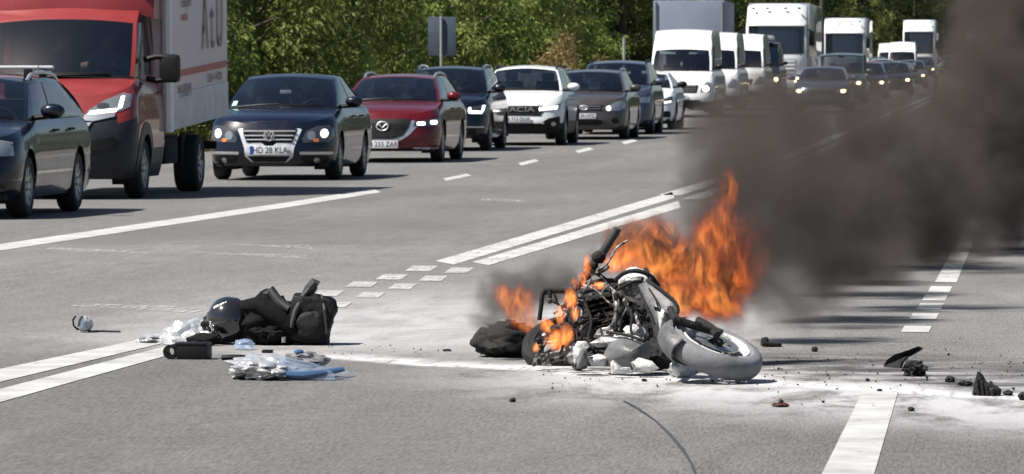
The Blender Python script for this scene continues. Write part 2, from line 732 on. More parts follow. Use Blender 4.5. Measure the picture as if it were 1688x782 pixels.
    for sg in (1, -1):
        for i in range(len(cuts) - 1):
            for j in range(len(tcuts) - 1):
                sm, tm = (cuts[i] + cuts[i + 1]) / 2, (tcuts[j] + tcuts[j + 1]) / 2
                q = [side_pt(cuts[a], tcuts[b], sg) for a, b in ((i, j), (i + 1, j), (i + 1, j + 1), (i, j + 1))]
                tgt, mi = body, 0
                for k, w in enumerate(S.sidewin):
                    tlim = w[2] if len(w) > 2 else S.st[1]
                    if w[0] < sm < w[1] and S.st[0] < tm < tlim:
                        tgt = sidegl[k + (0 if sg > 0 else len(S.sidewin))]
                if tgt is body and len(S.sidewin) > 1 and S.sidewin[0][1] <= sm <= S.sidewin[1][0] and S.st[0] < tm < S.st[1]:
                    mi = 2
                tgt.add(q, [(0, 1, 2, 3)], mi)
    pm = M[S.paint]
    bmats = [pm, M[S.lower] if S.lower else pm, M['dark']]
    allv = body.v + hood.v + [v for d in doors for v in d.v]
    fo, allf = 0, []
    for mb in [body, hood] + doors:
        allf += [tuple(i + fo for i in f) for f in mb.f]
        fo += len(mb.v)
    bvh = BVHTree.FromPolygons([Vector(v) for v in allv], allf)
    body.build('body', bmats, root, merge=.0015)
    hood.build('bonnet', bmats, root, merge=.0015)
    for d in doors:
        if d.f:
            d.build('door', bmats, root, merge=.0015)
    roof.build('roof', M[S.__dict__.get('roof_mat', S.paint)], root)
    hl = MB()
    hl.grid([[(p[0] * .96, p[1], p[2] - .03) for p in r] for r in rr], flip=True)
    hl.build('headliner', M['interior'], root)
    glass.build('windscreen', M['screen'], root, merge=.001)
    frit.build('windscreen_cowl', M['plastic'], root, merge=.001)
    if S.rearglass:
        rear.build('rear_window', M['glass'], root, merge=.001)
    for g in sidegl:
        if g.f:
            g.build('side_window', M['glass'], root, merge=.001)
    # wheel wells and arch lips
    for wy in S.wheels:
        for sg in (1, -1):
            w = MB()
            n = 20
            xs = (W_ * .955, W_ - .34)
            rows = [[(sg * x, wy + (RA + .004) * math.cos(math.pi * k / n), S.wr + (RA + .004) * math.sin(math.pi * k / n)) for k in range(-3, n + 4)] for x in xs]
            w.grid(rows)
            w.add(rows[1], [list(range(len(rows[1])))])
            w.build('wheel_well', M['dark'], root)
            if S.arch:
                ar = MB()
                r0, r1 = RA - .012, RA + S.arch[1]
                row0, row1, row2 = [], [], []
                for k in range(27):
                    a = math.pi * (-.06 + 1.12 * k / 26)
                    y0_, z0_ = wy + r0 * math.cos(a), S.wr + r0 * math.sin(a)
                    y1_, z1_ = wy + r1 * math.cos(a), S.wr + r1 * math.sin(a)
                    h = bvh.ray_cast(Vector((3 * sg, y1_, z1_)), Vector((-sg, 0, 0)))[0]
                    x = abs(h.x) if h is not None and abs(h.x) > W_ * .8 else W_ * .97
                    row0.append((sg * (x - .05), y0_, z0_))
                    row1.append((sg * (x + .012), y0_, z0_))
                    row2.append((sg * (x + .008), y1_, z1_))
                ar.grid([row0, row1, row2])
                ar.build('wheel_arch', M[S.arch[0]], root, sharp=25)
    add_wheels(root, S.wheels, W_ * .985, S.wr, S.ww, S.rim, 10)
    # mirrors
    if S.mirror:
        for sg in (1, -1):
            mb = MB()
            zc = zb(S.ya + .3) + S.mirror_z
            mb.blob((sg * (W_ + .085), S.ya + S.mirror_y, zc), (.125, .075, .078), seed=1, amp=.03, sub=3)
            for i, v in enumerate(mb.v):      # flat back where the mirror glass sits
                mb.v[i] = (v[0], min(v[1], S.ya + S.mirror_y + .04), v[2])
            mo = mb.build('mirror', pm if S.mirror == 'body' else M['plastic'], root)
            a = MB()
            a.tube([(sg * (xb - .03), S.ya + S.mirror_y + .02, zc - .07), (sg * (W_ + .03), S.ya + S.mirror_y, zc - .05)], .026)
            a.build('mirror_arm', M['plastic'], mo)
    # cabin
    it = MB()
    zf = zb(S.ya) - .05
    it.box((0, S.ya + .22, zf - .08), (2 * xb - .1, .62, .18), bev=.05)
    it.box((0, (S.ya + S.yd) / 2, S.zs + .16), (2 * xb - .04, S.yd - S.ya, .05))
    it.box((0, S.yr1 + .1, S.zs + .45), (2 * xb - .04, .06, .6))
    if not S.rearglass:
        it.box((0, S.yd - .12, (S.zs + S.zr) / 2 - .05), (2 * S.xr - .06, .05, S.zr - S.zs - .25))
        it.box((0, S.yd - .11, zf - .35), (2 * xb - .1, .05, .75))
    it.build('dashboard', M['interior'], root)
    for sx in (-.37, .37):
        sm = MB()
        ys = S.ya + 1.0
        tilt = Euler((R(-14), 0, 0))
        sm.box((sx, ys + .34, zf - .03), (.48, .13, .62), tilt, bev=.05)
        sm.box((sx, ys + .08, zf - .33), (.50, .5, .14), bev=.05)
        sm.box((sx, ys + .43, zf + .36), (.25, .09, .16), tilt, bev=.04)
        sm.build('seat', M['seat'], root)
    st = MB()
    mt = Matrix.Translation((.37, S.ya + .55, zf + .02)) @ Matrix.Rotation(R(-25), 4, 'X') @ Matrix.Rotation(R(90), 4, 'Z')
    st.lathe([(.012 * math.cos(2 * math.pi * k / 8), .185 + .014 * math.sin(2 * math.pi * k / 8)) for k in range(9)], 24, mt=mt)
    st.lathe([(.0, .002), (.0, .07)], 12, mt=mt)
    st.build('steering_wheel', M['plastic'], root)
    rv = MB()
    rv.box((0, S.yr0 - S.bow2 + .02, ze(0) - .09 + S.crown), (.22, .03, .07), bev=.02)
    rv.build('rear_view_mirror', M['plastic'], root)
    # wipers on the cowl
    wp = MB()
    for x0, x1 in ((-.62, -.02), (.02, .62)):
        pts = []
        for k in range(6):
            x = x0 + (x1 - x0) * k / 5
            p = screen_pt(x / (xb - .02), .03 + .035 * k / 5)
            pts.append((p.x, p.y - .018, p.z + .012))
        wp.tube(pts, .009, 6)
    wp.build('wiper', M['plastic'], root)
    if S.roof_rail:
        for sg in (1, -1):
            mb = MB()
            pts = []
            for k in range(13):
                v = .06 + .88 * k / 12
                y = S.yr0 + (S.yr1 - S.yr0) * v
                lift = .055 * (1 - abs(2 * k / 12 - 1) ** 6)
                pts.append((sg * (S.xr - .03), y, ze(v) + lift))
            mb.tube(pts, .020, 8)
            mb.build('roof_rail', M[S.roof_rail], root)
    # handles
    if detail > 1 and S.doors:
        for k, (d0, d1) in enumerate(S.doors):
            for sg in (1, -1):
                mb = MB()
                z = zz(d1, .86)
                mb.tube([(sg * (W_ * .97), d1 - .28, z), (sg * (W_ + .018), d1 - .24, z), (sg * (W_ + .018), d1 - .13, z), (sg * (W_ * .97), d1 - .09, z)], .014, 6)
                mb.build('door_handle', pm, root)
    root['_'] = 0
    del root['_']
    return root, bvh, dict(zb=zb, xb=xb, ze=ze, screen_pt=screen_pt, side_pt=side_pt, zf=zf)


def fascia(root, bvh, items):
    """front details: (name, polygon or list, material, offset, mirrored, children)"""
    for it in items:
        name, poly, m, off, mir = it[:5]
        kids = it[5] if len(it) > 5 else []
        for sg in ((1, -1) if mir else (1,)):
            pl = [(x * sg, z) for x, z in poly]
            o = panel_on(bvh, pl, off).build(name, M[m], root, sharp=50)
            for (kn, kp, km, ko) in kids:
                panel_on(bvh, [(x * sg, z) for x, z in kp], ko, rings=2, thick=.012).build(kn, M[km], o, sharp=50)


def number_plate(root, bvh, x, z, text, w=.52, h=.112):
    y = bvh.ray_cast(Vector((x, -3, z)), Vector((0, 1, 0)))[0].y
    b = MB()
    b.box((x, y - .02, z), (w, .016, h), bev=.004)
    o = b.build('number_plate', M['plate'], root)
    bl = MB()
    bl.box((x - w / 2 + .024, y - .0295, z), (.044, .004, h - .006))
    bl.build('plate_band', M['plate_blue'], o)
    text_mesh('plate_text', text, h * .98, M['ink'], o, (x + .02, y - .0295, z), (math.pi / 2, 0, 0), .001, .85)


def emblem_vw(root, x, y, z, r):
    mb = MB()
    mt = Matrix.Translation((x, y, z)) @ Matrix.Rotation(R(90), 4, 'Z')
    mb.lathe([(.006, r), (.014, r * .93), (.006, r * .84), (-.006, r * .84), (-.006, r), (.006, r)], 28, mt=mt)
    for pts in ([(-.42, .72), (0, -.02 + .1), (.42, .72)], [(-.72, .35), (-.33, -.72), (0, 0.02), (.33, -.72), (.72, .35)]):
        p3 = [(x + a * r, y - .008, z + b * r) for a, b in pts]
        mb.tube(p3, r * .085, 6)
    return mb.build('emblem', M['bright'], root)

# ------------------------------------------------------------------ road and ground
def N(nt, t, **kw):
    n = nt.nodes.new(t)
    for k, v in kw.items():
        setattr(n, k, v)
    return n


def asphalt_material():
    m = bpy.data.materials.new('worn_asphalt')
    m.use_nodes = True
    nt = m.node_tree
    b = nt.nodes['Principled BSDF']
    L = nt.links.new
    geo = N(nt, 'ShaderNodeNewGeometry')
    sep = N(nt, 'ShaderNodeSeparateXYZ')
    L(geo.outputs['Position'], sep.inputs[0])

    def mth(op, a, b_=None, c=None, clamp=False):
        n = N(nt, 'ShaderNodeMath', operation=op, use_clamp=clamp)
        for i, v in enumerate((a, b_, c)):
            if v is None:
                continue
            if isinstance(v, (int, float)):
                n.inputs[i].default_value = v
            else:
                L(v, n.inputs[i])
        return n.outputs[0]

    def tex(scale, sx, sy, detail=4, rough=.6, dist=0):
        mp = N(nt, 'ShaderNodeMapping')
        mp.inputs['Scale'].default_value = (sx, sy, 1)
        L(geo.outputs['Position'], mp.inputs['Vector'])
        n = N(nt, 'ShaderNodeTexNoise')
        n.inputs['Scale'].default_value = scale
        n.inputs['Detail'].default_value = detail
        n.inputs['Roughness'].default_value = rough
        n.inputs['Distortion'].default_value = dist
        L(mp.outputs[0], n.inputs['Vector'])
        return n.outputs['Fac']

    def ramp(v, lo, hi, a=0.0, c=1.0, smooth=True):
        n = N(nt, 'ShaderNodeMapRange')
        if smooth:
            n.interpolation_type = 'SMOOTHSTEP'
        n.inputs['From Min'].default_value = lo
        n.inputs['From Max'].default_value = hi
        n.inputs['To Min'].default_value = a
        n.inputs['To Max'].default_value = c
        L(v, n.inputs['Value'])
        return n.outputs[0]

    X, Y = sep.outputs['X'], sep.outputs['Y']
    fine = tex(90, 1, .075, 3, .75)           # aggregate, drawn out along the lane by the tyres
    mid = tex(7, 1, .14, 5, .65)
    big = tex(.55, 1, .22, 4, .6)
    val = mth('MULTIPLY_ADD', ramp(fine, .25, .75, -.5, .5, False), .14, .145)
    val = mth('MULTIPLY_ADD', ramp(mid, .3, .7, -.5, .5, False), .035, val)
    val = mth('MULTIPLY_ADD', ramp(big, .3, .7, -.5, .5, False), .045, val)
    # older, paler asphalt inside the crossing, a darker resurfaced strip nearest the camera
    n1 = tex(1.3, 1, .6, 3)
    yw = mth('MULTIPLY_ADD', n1, 1.2, Y)
    seam = mth('MULTIPLY_ADD', X, .93, yw)          # the seam runs slantwise across the lanes
    dark_near = ramp(seam, 22.15, 21.75)
    val = mth('MULTIPLY', val, mth('MULTIPLY_ADD', dark_near, -.22, 1.0))
    far_seam = ramp(yw, 42.2, 42.6)
    val = mth('MULTIPLY', val, mth('MULTIPLY_ADD', far_seam, -.14, 1.0))
    # powder from the extinguishers: a band across the lane by the motorcycle and thin drifts behind it
    np_ = tex(2.2, 1, .35, 6, .7, .4)
    np2 = tex(16, 1, .12, 5, .7)
    s0 = mth('SUBTRACT', seam, 22.0)
    band = mth('MULTIPLY', ramp(s0, -3.0, -.3), ramp(s0, 3.0, .55))
    band = mth('MULTIPLY', band, ramp(X, -3.2, -1.6))
    band = mth('MULTIPLY', band, ramp(np_, .34, .56))
    edge = mth('MULTIPLY', ramp(s0, -.25, .0), ramp(s0, .75, .1))
    edge = mth('MULTIPLY', edge, ramp(X, -4.4, -2.9))
    edge = mth('MULTIPLY', edge, ramp(np2, .2, .55))
    drift = mth('MULTIPLY', mth('MULTIPLY', ramp(Y, 24.0, 26.5), ramp(Y, 36, 28)), mth('MULTIPLY', ramp(X, -5.8, -3.6), ramp(X, -.9, -2.0)))
    drift = mth('MULTIPLY', drift, ramp(np_, .32, .62, .40, 1.0))
    drift = mth('MULTIPLY', drift, .58)
    pw = mth('MAXIMUM', mth('MAXIMUM', mth('MULTIPLY', band, .75), drift), mth('MULTIPLY', edge, .95))
    pw = mth('MULTIPLY', pw, ramp(np2, .1, .55, .55, 1.0))
    # soot and scorched oil in a streak to the right of the wheel
    ns = tex(3.5, .35, .8, 5, .7)
    so_ = mth('MULTIPLY', ramp(seam, 22.35, 22.75), ramp(seam, 25.4, 24.3))
    so_ = mth('MULTIPLY', so_, ramp(X, -1.75, -1.15))
    so_ = mth('MULTIPLY', so_, ramp(ns, .34, .60))
    val = mth('MULTIPLY', val, mth('MULTIPLY_ADD', so_, -.72, 1.0))
    pw = mth('MULTIPLY', pw, mth('MULTIPLY_ADD', so_, -.9, 1.0))
    # polished wheel tracks and an oil-darkened strip along each lane
    xw = mth('MULTIPLY_ADD', ramp(big, .3, .7, -.3, .3, False), 1.0, X)
    tr = mth('SINE', mth('MULTIPLY', xw, 3.45))
    val = mth('MULTIPLY', val, mth('MULTIPLY_ADD', mth('MULTIPLY', tr, ramp(mid, .3, .65)), .07, 1.0))
    oil = mth('MULTIPLY', ramp(tex(.9, 1, .35, 5, .7, .5), .60, .70), ramp(mid, .35, .6))
    val = mth('MULTIPLY', val, mth('MULTIPLY_ADD', oil, -.20, 1.0))
    mixc = N(nt, 'ShaderNodeCombineColor')
    L(val, mixc.inputs[0])
    L(mth('MULTIPLY', val, .985), mixc.inputs[1])
    L(mth('MULTIPLY', val, .965), mixc.inputs[2])
    mx = N(nt, 'ShaderNodeMix', data_type='RGBA')
    L(pw, mx.inputs[0])
    L(mixc.outputs[0], mx.inputs[6])
    mx.inputs[7].default_value = (.46, .46, .47, 1)
    L(mx.outputs[2], b.inputs['Base Color'])
    b.inputs['Roughness'].default_value = .85
    b.inputs['Specular IOR Level'].default_value = .25
    bp = N(nt, 'ShaderNodeBump')
    bp.inputs['Strength'].default_value = .35
    bp.inputs['Distance'].default_value = .006
    L(fine, bp.inputs['Height'])
    L(bp.outputs[0], b.inputs['Normal'])
    return m


M['asphalt'] = asphalt_material()



def worn_paint(name, color, lo, hi):
    """road paint with holes worn through it, so the asphalt shows"""
    m = mat(name, color, .75, var=.30, vscale=2.2)
    nt = m.node_tree
    b = nt.nodes['Principled BSDF']
    tc = N(nt, 'ShaderNodeTexCoord')
    mp = N(nt, 'ShaderNodeMapping')
    mp.inputs['Scale'].default_value = (1, .12, 1)
    nt.links.new(tc.outputs['Object'], mp.inputs[0])
    n = N(nt, 'ShaderNodeTexNoise')
    n.inputs['Scale'].default_value = 26
    n.inputs['Detail'].default_value = 5
    n.inputs['Roughness'].default_value = .75
    nt.links.new(mp.outputs[0], n.inputs[0])
    r = N(nt, 'ShaderNodeMapRange')
    r.inputs[1].default_value = lo
    r.inputs[2].default_value = hi
    nt.links.new(n.outputs['Fac'], r.inputs[0])
    nt.links.new(r.outputs[0], b.inputs['Alpha'])
    return m


M['line'] = worn_paint('white_road_paint', (.36, .36, .35), .27, .37)
M['line_dash'] = worn_paint('scuffed_white_road_paint', (.33, .33, .325), .24, .50)
M['line_worn'] = worn_paint('chipped_white_road_paint', (.38, .38, .37), .33, .43)
M['line_faint'] = worn_paint('almost_gone_road_paint', (.50, .50, .49), .47, .75)
M['crack'] = mat('bitumen_crack', (.035, .035, .037), .7)
M['verge'] = mat('dry_verge_soil', (.16, .135, .085), .95, var=.35, vscale=.8, bump=.6, bscale=6)

ROAD_L, ROAD_R = -15.2, 8.0
ys = [4 + i * 1.0 for i in range(96)] + [100 + i * 10 for i in range(100)] + [1100 + i * 100 for i in range(10)]
mb = MB()
mb.grid([[(x, y, road_z(y)) for x in (ROAD_L, -10, -5, 0, 4, ROAD_R)] for y in ys])
road = tag(mb.build('road', M['asphalt']), 'worn grey asphalt road with white markings and extinguisher powder', kind='structure')
mb = MB()
gx = [-3000, -800, -200, -60, -30, -20, ROAD_L - .2, ROAD_R + .2, 20, 60, 200, 800, 3000]
gy = [-200, -50, 4] + [10 + i * 10 for i in range(110)] + [1300, 2000, 4000]


def ground_z(x, y):
    z = road_z(max(y, 0)) - .09
    d = max(ROAD_L - x, x - ROAD_R, 0)
    if d > 1:
        z -= .25 * min(1, (d - 1) / 4)
        z += 0.5 * noise.noise(Vector((x * .05, y * .05, 0))) * min(1, d / 10)
    return z


mb.grid([[(x, y, ground_z(x, y)) for x in gx] for y in gy])
tag(mb.build('ground', M['verge']), 'dry grassy ground beside the road', kind='structure')


def marking(name, quads, m, h=.003):
    """quads of pixel corners laid on the road"""
    b = MB()
    for q in quads:
        pts = [G(*c) for c in q]
        n = max(1, int((pts[0] - pts[3]).length / 1.5)) if len(pts) == 4 else 1
        rows = []
        for i in range(n + 1):
            t = i / n
            row = []
            for a, c in ((pts[0], pts[3]), (pts[1], pts[2])):
                p = a.lerp(c, t)
                p.z = road_z(p.y) + h
                row.append(p)
            rows.append(row)
        b.grid(rows)
    return b.build(name, m, road, smooth=False)


def strip(name, x0, x1, y0, y1, m, h=.003):
    b = MB()
    n = max(1, int((y1 - y0) / 4))
    b.grid([[(x, y0 + (y1 - y0) * i / n, road_z(y0 + (y1 - y0) * i / n) + h) for x in (x0, x1)] for i in range(n + 1)])
    return b.build(name, m, road, smooth=False)


# double centre line, near side of the crossing (corners by where they stand in the photograph)
marking('center_line', [((-60, 622), (-60, 645), (272, 566), (272, 552))], M['line'])
marking('center_line', [((-60, 658), (-60, 681), (272, 588), (272, 572))], M['line'])
# and beyond the crossing
marking('center_line', [((718, 431), (748, 437), (1112, 327), (1108, 317))], M['line_worn'])
marking('center_line', [((778, 433), (806, 438), (1122, 343), (1118, 332))], M['line_worn'])
strip('center_line', -4.40, -4.13, 61, 600, M['line_worn'])
strip('center_line', -3.98, -3.75, 59, 600, M['line_worn'])
for (cx, cy) in ((695, 443), (647, 457), (597, 469.5), (541, 484)):
    marking('crossing_dash', [((cx - 28, cy + 4.5), (cx + 14, cy + 5), (cx + 27, cy - 4), (cx - 14, cy - 4.5))], M['line_dash'])
for (cx, cy) in ((757, 446), (714, 459.5), (664, 472.5), (611, 487), (556, 503)):
    marking('crossing_dash', [((cx - 25, cy + 4.5), (cx + 12, cy + 5), (cx + 25, cy - 4), (cx - 12, cy - 4.5))], M['line_dash'])
# lane line on the left
marking('lane_line', [((-40, 409), (-40, 420), (480, 341.5), (478, 333.5)), ((478, 333.5), (480, 341.5), (628, 317.5), (615, 311.5))], M['line'])
for (x0, y0, x1, y1) in ((730, 296.5, 776, 289), (854, 271.5, 888, 264.8), (948, 251, 978, 245.5), (1024, 236.5, 1050, 232)):
    marking('lane_dash', [((x0, y0 - 1.8), (x0 + 6, y0 + 2.0), (x1 + 1, y1 + 1), (x1 - 7, y1 - 2))], M['line'])
for k in range(12):
    d = 138 + 16 * k
    strip('lane_dash', -8.3, -8.12, d, d + 4.6, M['line'])
# right edge line
marking('edge_line', [((1346, 800), (1436, 800), (1480, 648), (1423, 645))], M['line'])
for (cx, cy, w) in ((1510, 543, 23), (1523, 522, 22), (1533, 505.5, 20), (1541, 491, 19), (1549, 477.5, 18)):
    marking('crossing_dash', [((cx - w - 2, cy + 5), (cx + w - 2, cy + 5.5), (cx + w + 3, cy - 4.5), (cx - w + 4, cy - 5))], M['line'])
marking('edge_line', [((1541, 466), (1577, 466), (1620, 362), (1600, 360))], M['line_worn'])
for (cx, cy) in ((1630, 330), (1643, 302), (1655, 280), (1663, 262), (1670, 247)):
    marking('crossing_dash', [((cx - 13, cy + 3), (cx + 8, cy + 3), (cx + 12, cy - 2.5), (cx - 8, cy - 2.5))], M['line_worn'])
# traces of old markings and scratches
for q in (((78, 412), (150, 417), (152, 412), (80, 408)), ((150, 415), (246, 420), (246, 416), (150, 411)), ((325, 418), (505, 428), (505, 421), (325, 417)),
          ((350, 402), (515, 412), (515, 406), (350, 402)), ((792, 331), (866, 335), (866, 331), (800, 327)), ((110, 505), (330, 517), (400, 509), (120, 501))):
    marking('faded_marking', [q], M['line_faint'], .004)
# a sealed crack curving across the near lane
cr = [(1028, 662), (1050, 674), (1078, 693), (1103, 716), (1124, 741), (1140, 766), (1152, 800)]
b = MB()
pts = [G(*c) for c in cr]
rows = []
for i, p in enumerate(pts):
    t = (pts[min(i + 1, len(pts) - 1)] - pts[max(i - 1, 0)]).normalized()
    s = Vector((t.y, -t.x, 0)) * (.006 + .002 * math.sin(i * 2.1))
    rows.append([p + s + Vector((0, 0, .004)), p - s + Vector((0, 0, .004))])
b.grid(rows)
b.build('crack', M['crack'], road, smooth=False)

# ------------------------------------------------------------------ the queue
QG = 'vehicles queueing in the far lane'


def spot(px, d):
    return (P(px, 200, d).x, d, road_z(d))


# dark estate at the left edge of the frame
S = CarSpec(L=4.55, W=.88, zs=.20, ztop=[(0, .68), (.3, .80), (1.3, .95), (3.5, .97), (4.55, .98)], wheels=(.9, 3.55), ya=1.32, yr0=2.15, yr1=4.05, yd=4.45,
            zr=1.43, xr=.60, sidewin=[(.05, .33), (.355, .62), (.65, .88)], roof_rail='satin', paint='black_paint', doors=[(1.45, 2.5), (2.52, 3.35)], rim='rim')
audi, bv, I = make_car('parked_estate_car', S, (-10.67, 49.1, 0), 0, 'black estate car with white roof bars, in front of the red lorry', 'car', QG)
audi.name = 'estate_car'
fascia(audi, bv, [('headlight', [(.40, .60), (.82, .62), (.80, .75), (.70, .77), (.42, .74)], 'lens', .006, True),
                  ('grille', rrect(-.30, .38, .30, .72, .05), 'plastic', .006, False),
                  ('bumper_grille', rrect(-.75, .24, .75, .34, .03), 'plastic', .006, False)])
number_plate(audi, bv, 0, .48, 'B 41 AVR')
for (yy, w) in ((2.55, 1.28), (3.35, 1.28)):
    rb = MB()
    z = I['ze']((yy - 2.15) / 1.9) + .115
    rb.box((0, yy, z), (w, .085, .032), bev=.012)
    ro = rb.build('roof_bar', M['white_paint'], audi)
    for sg in (-1, 1):
        ft = MB()
        ft.box((sg * .53, yy, z - .06), (.08, .10, .10), bev=.02)
        ft.build('bar_foot', M['plastic'], ro)

# blue saloon
S = CarSpec(L=4.55, W=.89, zs=.2, ztop=[(0, .73), (.3, .84), (1.25, .98), (3.4, .98), (4.1, 1.02), (4.55, .98)], wheels=(.88, 3.46), ya=1.25, yr0=2.05, yr1=3.15, yd=4.0,
            zr=1.475, xr=.61, sidewin=[(.06, .45), (.49, .84)], paint='blue_paint', doors=[(1.4, 2.45), (2.47, 3.3)])
vw, bv, I = make_car('saloon_car', S, spot(443, 69.7), 0, 'dark blue saloon with chrome V-shaped grille and lit headlamps behind the red lorry', 'car', QG)
fascia(vw, bv, [
    ('headlight', [(.47, .52), (.80, .53), (.845, .60), (.84, .70), (.78, .755), (.64, .745), (.50, .68), (.445, .57)], 'lens_dark', .007, True,
     [('lamp', oval(.735, .645, .050, .062), 'lit', .016), ('reflector', oval(.57, .615, .058, .062), 'lens', .014), ('indicator', rrect(.60, .53, .67, .575, .015), 'amber', .016)]),
    ('grille_frame', [(-.44, .70), (-.385, .715), (-.30, .50), (-.30, .345), (.30, .345), (.30, .50), (.385, .715), (.44, .70), (.345, .45), (.33, .33), (.24, .25), (-.24, .25), (-.33, .33), (-.345, .45)][::1], 'bright', .008, False),
    ('grille', [(-.385, .70), (.385, .70), (.315, .52), (-.315, .52)], 'plastic', .014, False),
    ('lower_grille', [(-.30, .335), (.30, .335), (.22, .255), (-.22, .255)], 'plastic', .014, False),
    ('fog_lamp_strip', rrect(.42, .355, .84, .395, .012), 'satin', .008, True),
    ('fog_lamp_recess', rrect(.45, .235, .80, .335, .04), 'plastic', .006, True, [('fog_lamp', oval(.64, .275, .038, .036), 'lens', .012)]),
])
for z in (.675, .615, .56):
    w = .37 - (.70 - z) * .38
    sl_ = MB()
    yy = bv.ray_cast(Vector((.2, -3, z)), Vector((0, 1, 0)))[0].y
    sl_.box((0, yy - .022, z), (2 * w, .02, .017), bev=.005)
    sl_.build('grille_slat', M['bright'], vw)
ye = bv.ray_cast(Vector((0, -3, .61)), Vector((0, 1, 0)))[0].y
emblem_vw(vw, 0, ye - .04, .615, .075)
number_plate(vw, bv, 0, .415, 'HD 28 KLA', .52, .12)
st = MB()
q = [I['screen_pt'](u, v) + Vector((0, -.004, .006)) for u, v in ((-.93, .08), (-.84, .08), (-.84, .22), (-.93, .22))]
st.add(q, [(0, 1, 2, 3)])
st.build('toll_sticker', M['sticker'], vw)
st = MB()
st.box((-.02, 1.75, I['ze'](0) - .17), (.16, .02, .05), bev=.005)
st.build('paper_slip', M['paper_and_highlight'], vw)

# red estate
S = CarSpec(L=4.8, W=.92, zs=.20, ztop=[(0, .74), (.35, .86), (1.35, 1.0), (4.8, 1.0)], wheels=(.95, 3.7), ya=1.35, yr0=2.2, yr1=4.2, yd=4.65, wr=.335,
            zr=1.48, xr=.62, sidewin=[(.05, .34), (.365, .62), (.65, .88)], roof_rail='satin', paint='red_paint', doors=[(1.5, 2.6), (2.62, 3.5)], p=2.5)
mz, bv, I = make_car('red_estate_car', S, spot(630, 84), 0, 'dark red estate car with black mesh grille, between the blue saloon and the navy SUV', 'car', QG)
fascia(mz, bv, [
    ('grille_frame', [(-.50, .70), (-.42, .70), (-.36, .47), (-.20, .39), (.20, .39), (.36, .47), (.42, .70), (.50, .70), (.60, .64), (.45, .47), (.30, .37), (0, .345), (-.30, .37), (-.45, .47), (-.60, .64)], 'satin', .006, False),
    ('grille', [(-.47, .725), (.47, .725), (.43, .58), (.34, .45), (.19, .395), (-.19, .395), (-.34, .45), (-.43, .58)], 'plastic', .014, False),
    ('headlight', [(.50, .60), (.70, .595), (.88, .615), (.885, .70), (.84, .73), (.66, .70), (.52, .68)], 'lens_dark', .007, True,
     [('lamp', rrect(.56, .62, .69, .675, .015), 'drl', .014), ('lamp', rrect(.765, .635, .865, .70, .02), 'drl', .014)]),
    ('bumper_strip', rrect(.50, .225, .87, .255, .01), 'satin', .007, True),
    ('lower_grille', rrect(-.62, .20, .62, .235, .01), 'plastic', .008, False),
])
ye = bv.ray_cast(Vector((0, -3, .60)), Vector((0, 1, 0)))[0].y - .03
em = MB()
em.tube([(.095 * math.cos(2 * math.pi * k / 24), ye, .605 + .072 * math.sin(2 * math.pi * k / 24)) for k in range(25)], .011, 6)
em.tube([(-.09, ye - .004, .625), (-.05, ye - .006, .63), (0, ye - .006, .575), (.05, ye - .006, .63), (.09, ye - .004, .625)], .011, 6)
em.build('emblem', M['bright'], mz)
number_plate(mz, bv, 0, .305, 'B 233 ZAR', .52, .125)

# navy SUV
S = CarSpec(L=4.45, W=.91, zs=.25, ztop=[(0, .84), (.35, .96), (1.25, 1.08), (4.45, 1.08)], wheels=(.9, 3.5), ya=1.25, yr0=1.98, yr1=3.9, yd=4.35, wr=.34,
            zr=1.60, xr=.64, sidewin=[(.05, .36), (.39, .66), (.69, .88)], roof_rail='chrome', paint='navy_paint', doors=[(1.4, 2.4), (2.42, 3.3)], arch=('plastic', .04), p=3)
suv, bv, I = make_car('navy_suv', S, spot(722, 95), 0, 'navy blue SUV with hook-shaped daytime lamp, between the red estate and the white SUV', 'car', QG)
fascia(suv, bv, [
    ('headlight', [(.50, .69), (.84, .70), (.87, .80), (.80, .87), (.52, .80)], 'lens_dark', .007, True,
     [('daytime_lamp', [(.56, .705), (.79, .70), (.82, .75), (.60, .755)], 'drl', .014), ('daytime_lamp', [(.55, .73), (.60, .745), (.60, .82), (.555, .81)], 'drl', .015), ('daytime_lamp', [(.785, .74), (.825, .755), (.845, .86), (.80, .855)], 'drl', .015)]),
    ('grille', rrect(-.48, .66, .48, .84, .04), 'plastic', .007, False),
    ('lower_grille', rrect(-.70, .30, .70, .42, .04), 'plastic', .007, False),
    ('bumper_strip', rrect(.40, .44, .84, .465, .01), 'satin', .007, True),
])
number_plate(suv, bv, 0, .52, 'IS 07 NVC')

# white SUV
S = CarSpec(L=4.1, W=.90, zs=.24, ztop=[(0, .84), (.3, .96), (1.1, 1.07), (4.1, 1.05)], wheels=(.82, 3.42), ya=1.1, yr0=1.85, yr1=3.55, yd=4.0, wr=.335,
            zr=1.60, xr=.62, crown=.06, sidewin=[(.06, .42), (.46, .84)], roof_rail='plastic', paint='white_paint', doors=[(1.3, 2.3), (2.32, 3.1)],
            arch=('plastic', .065), lower='plastic', lower_t=.26, p=2.9)
ds, bv, I = make_car('white_suv', S, spot(853, 101), 0, 'white crossover car with black grille and black wheel arches and a roof aerial', 'car', QG)
fascia(ds, bv, [
    ('grille', rrect(-.50, .64, .50, .79, .02), 'plastic', .008, False),
    ('headlight', [(.42, .67), (.79, .71), (.84, .77), (.85, .86), (.74, .80), (.42, .76)], 'lens', .009, True, [('lamp', [(.42, .69), (.76, .72), (.78, .79), (.42, .755)], 'drl', .014)]),
    ('bumper_intake', [(.50, .47), (.60, .54), (.82, .58), (.82, .36), (.66, .35), (.56, .40)], 'plastic', .008, True, [('fog_lamp', oval(.70, .43, .045, .045), 'lens', .012)]),
    ('lower_bumper', [(-.78, .24), (.78, .24), (.60, .35), (.46, .44), (-.46, .44), (-.60, .35)], 'plastic', .008, False),
    ('grille_panel', rrect(-.47, .59, .47, .635, .01), 'plastic', .008, False),
])
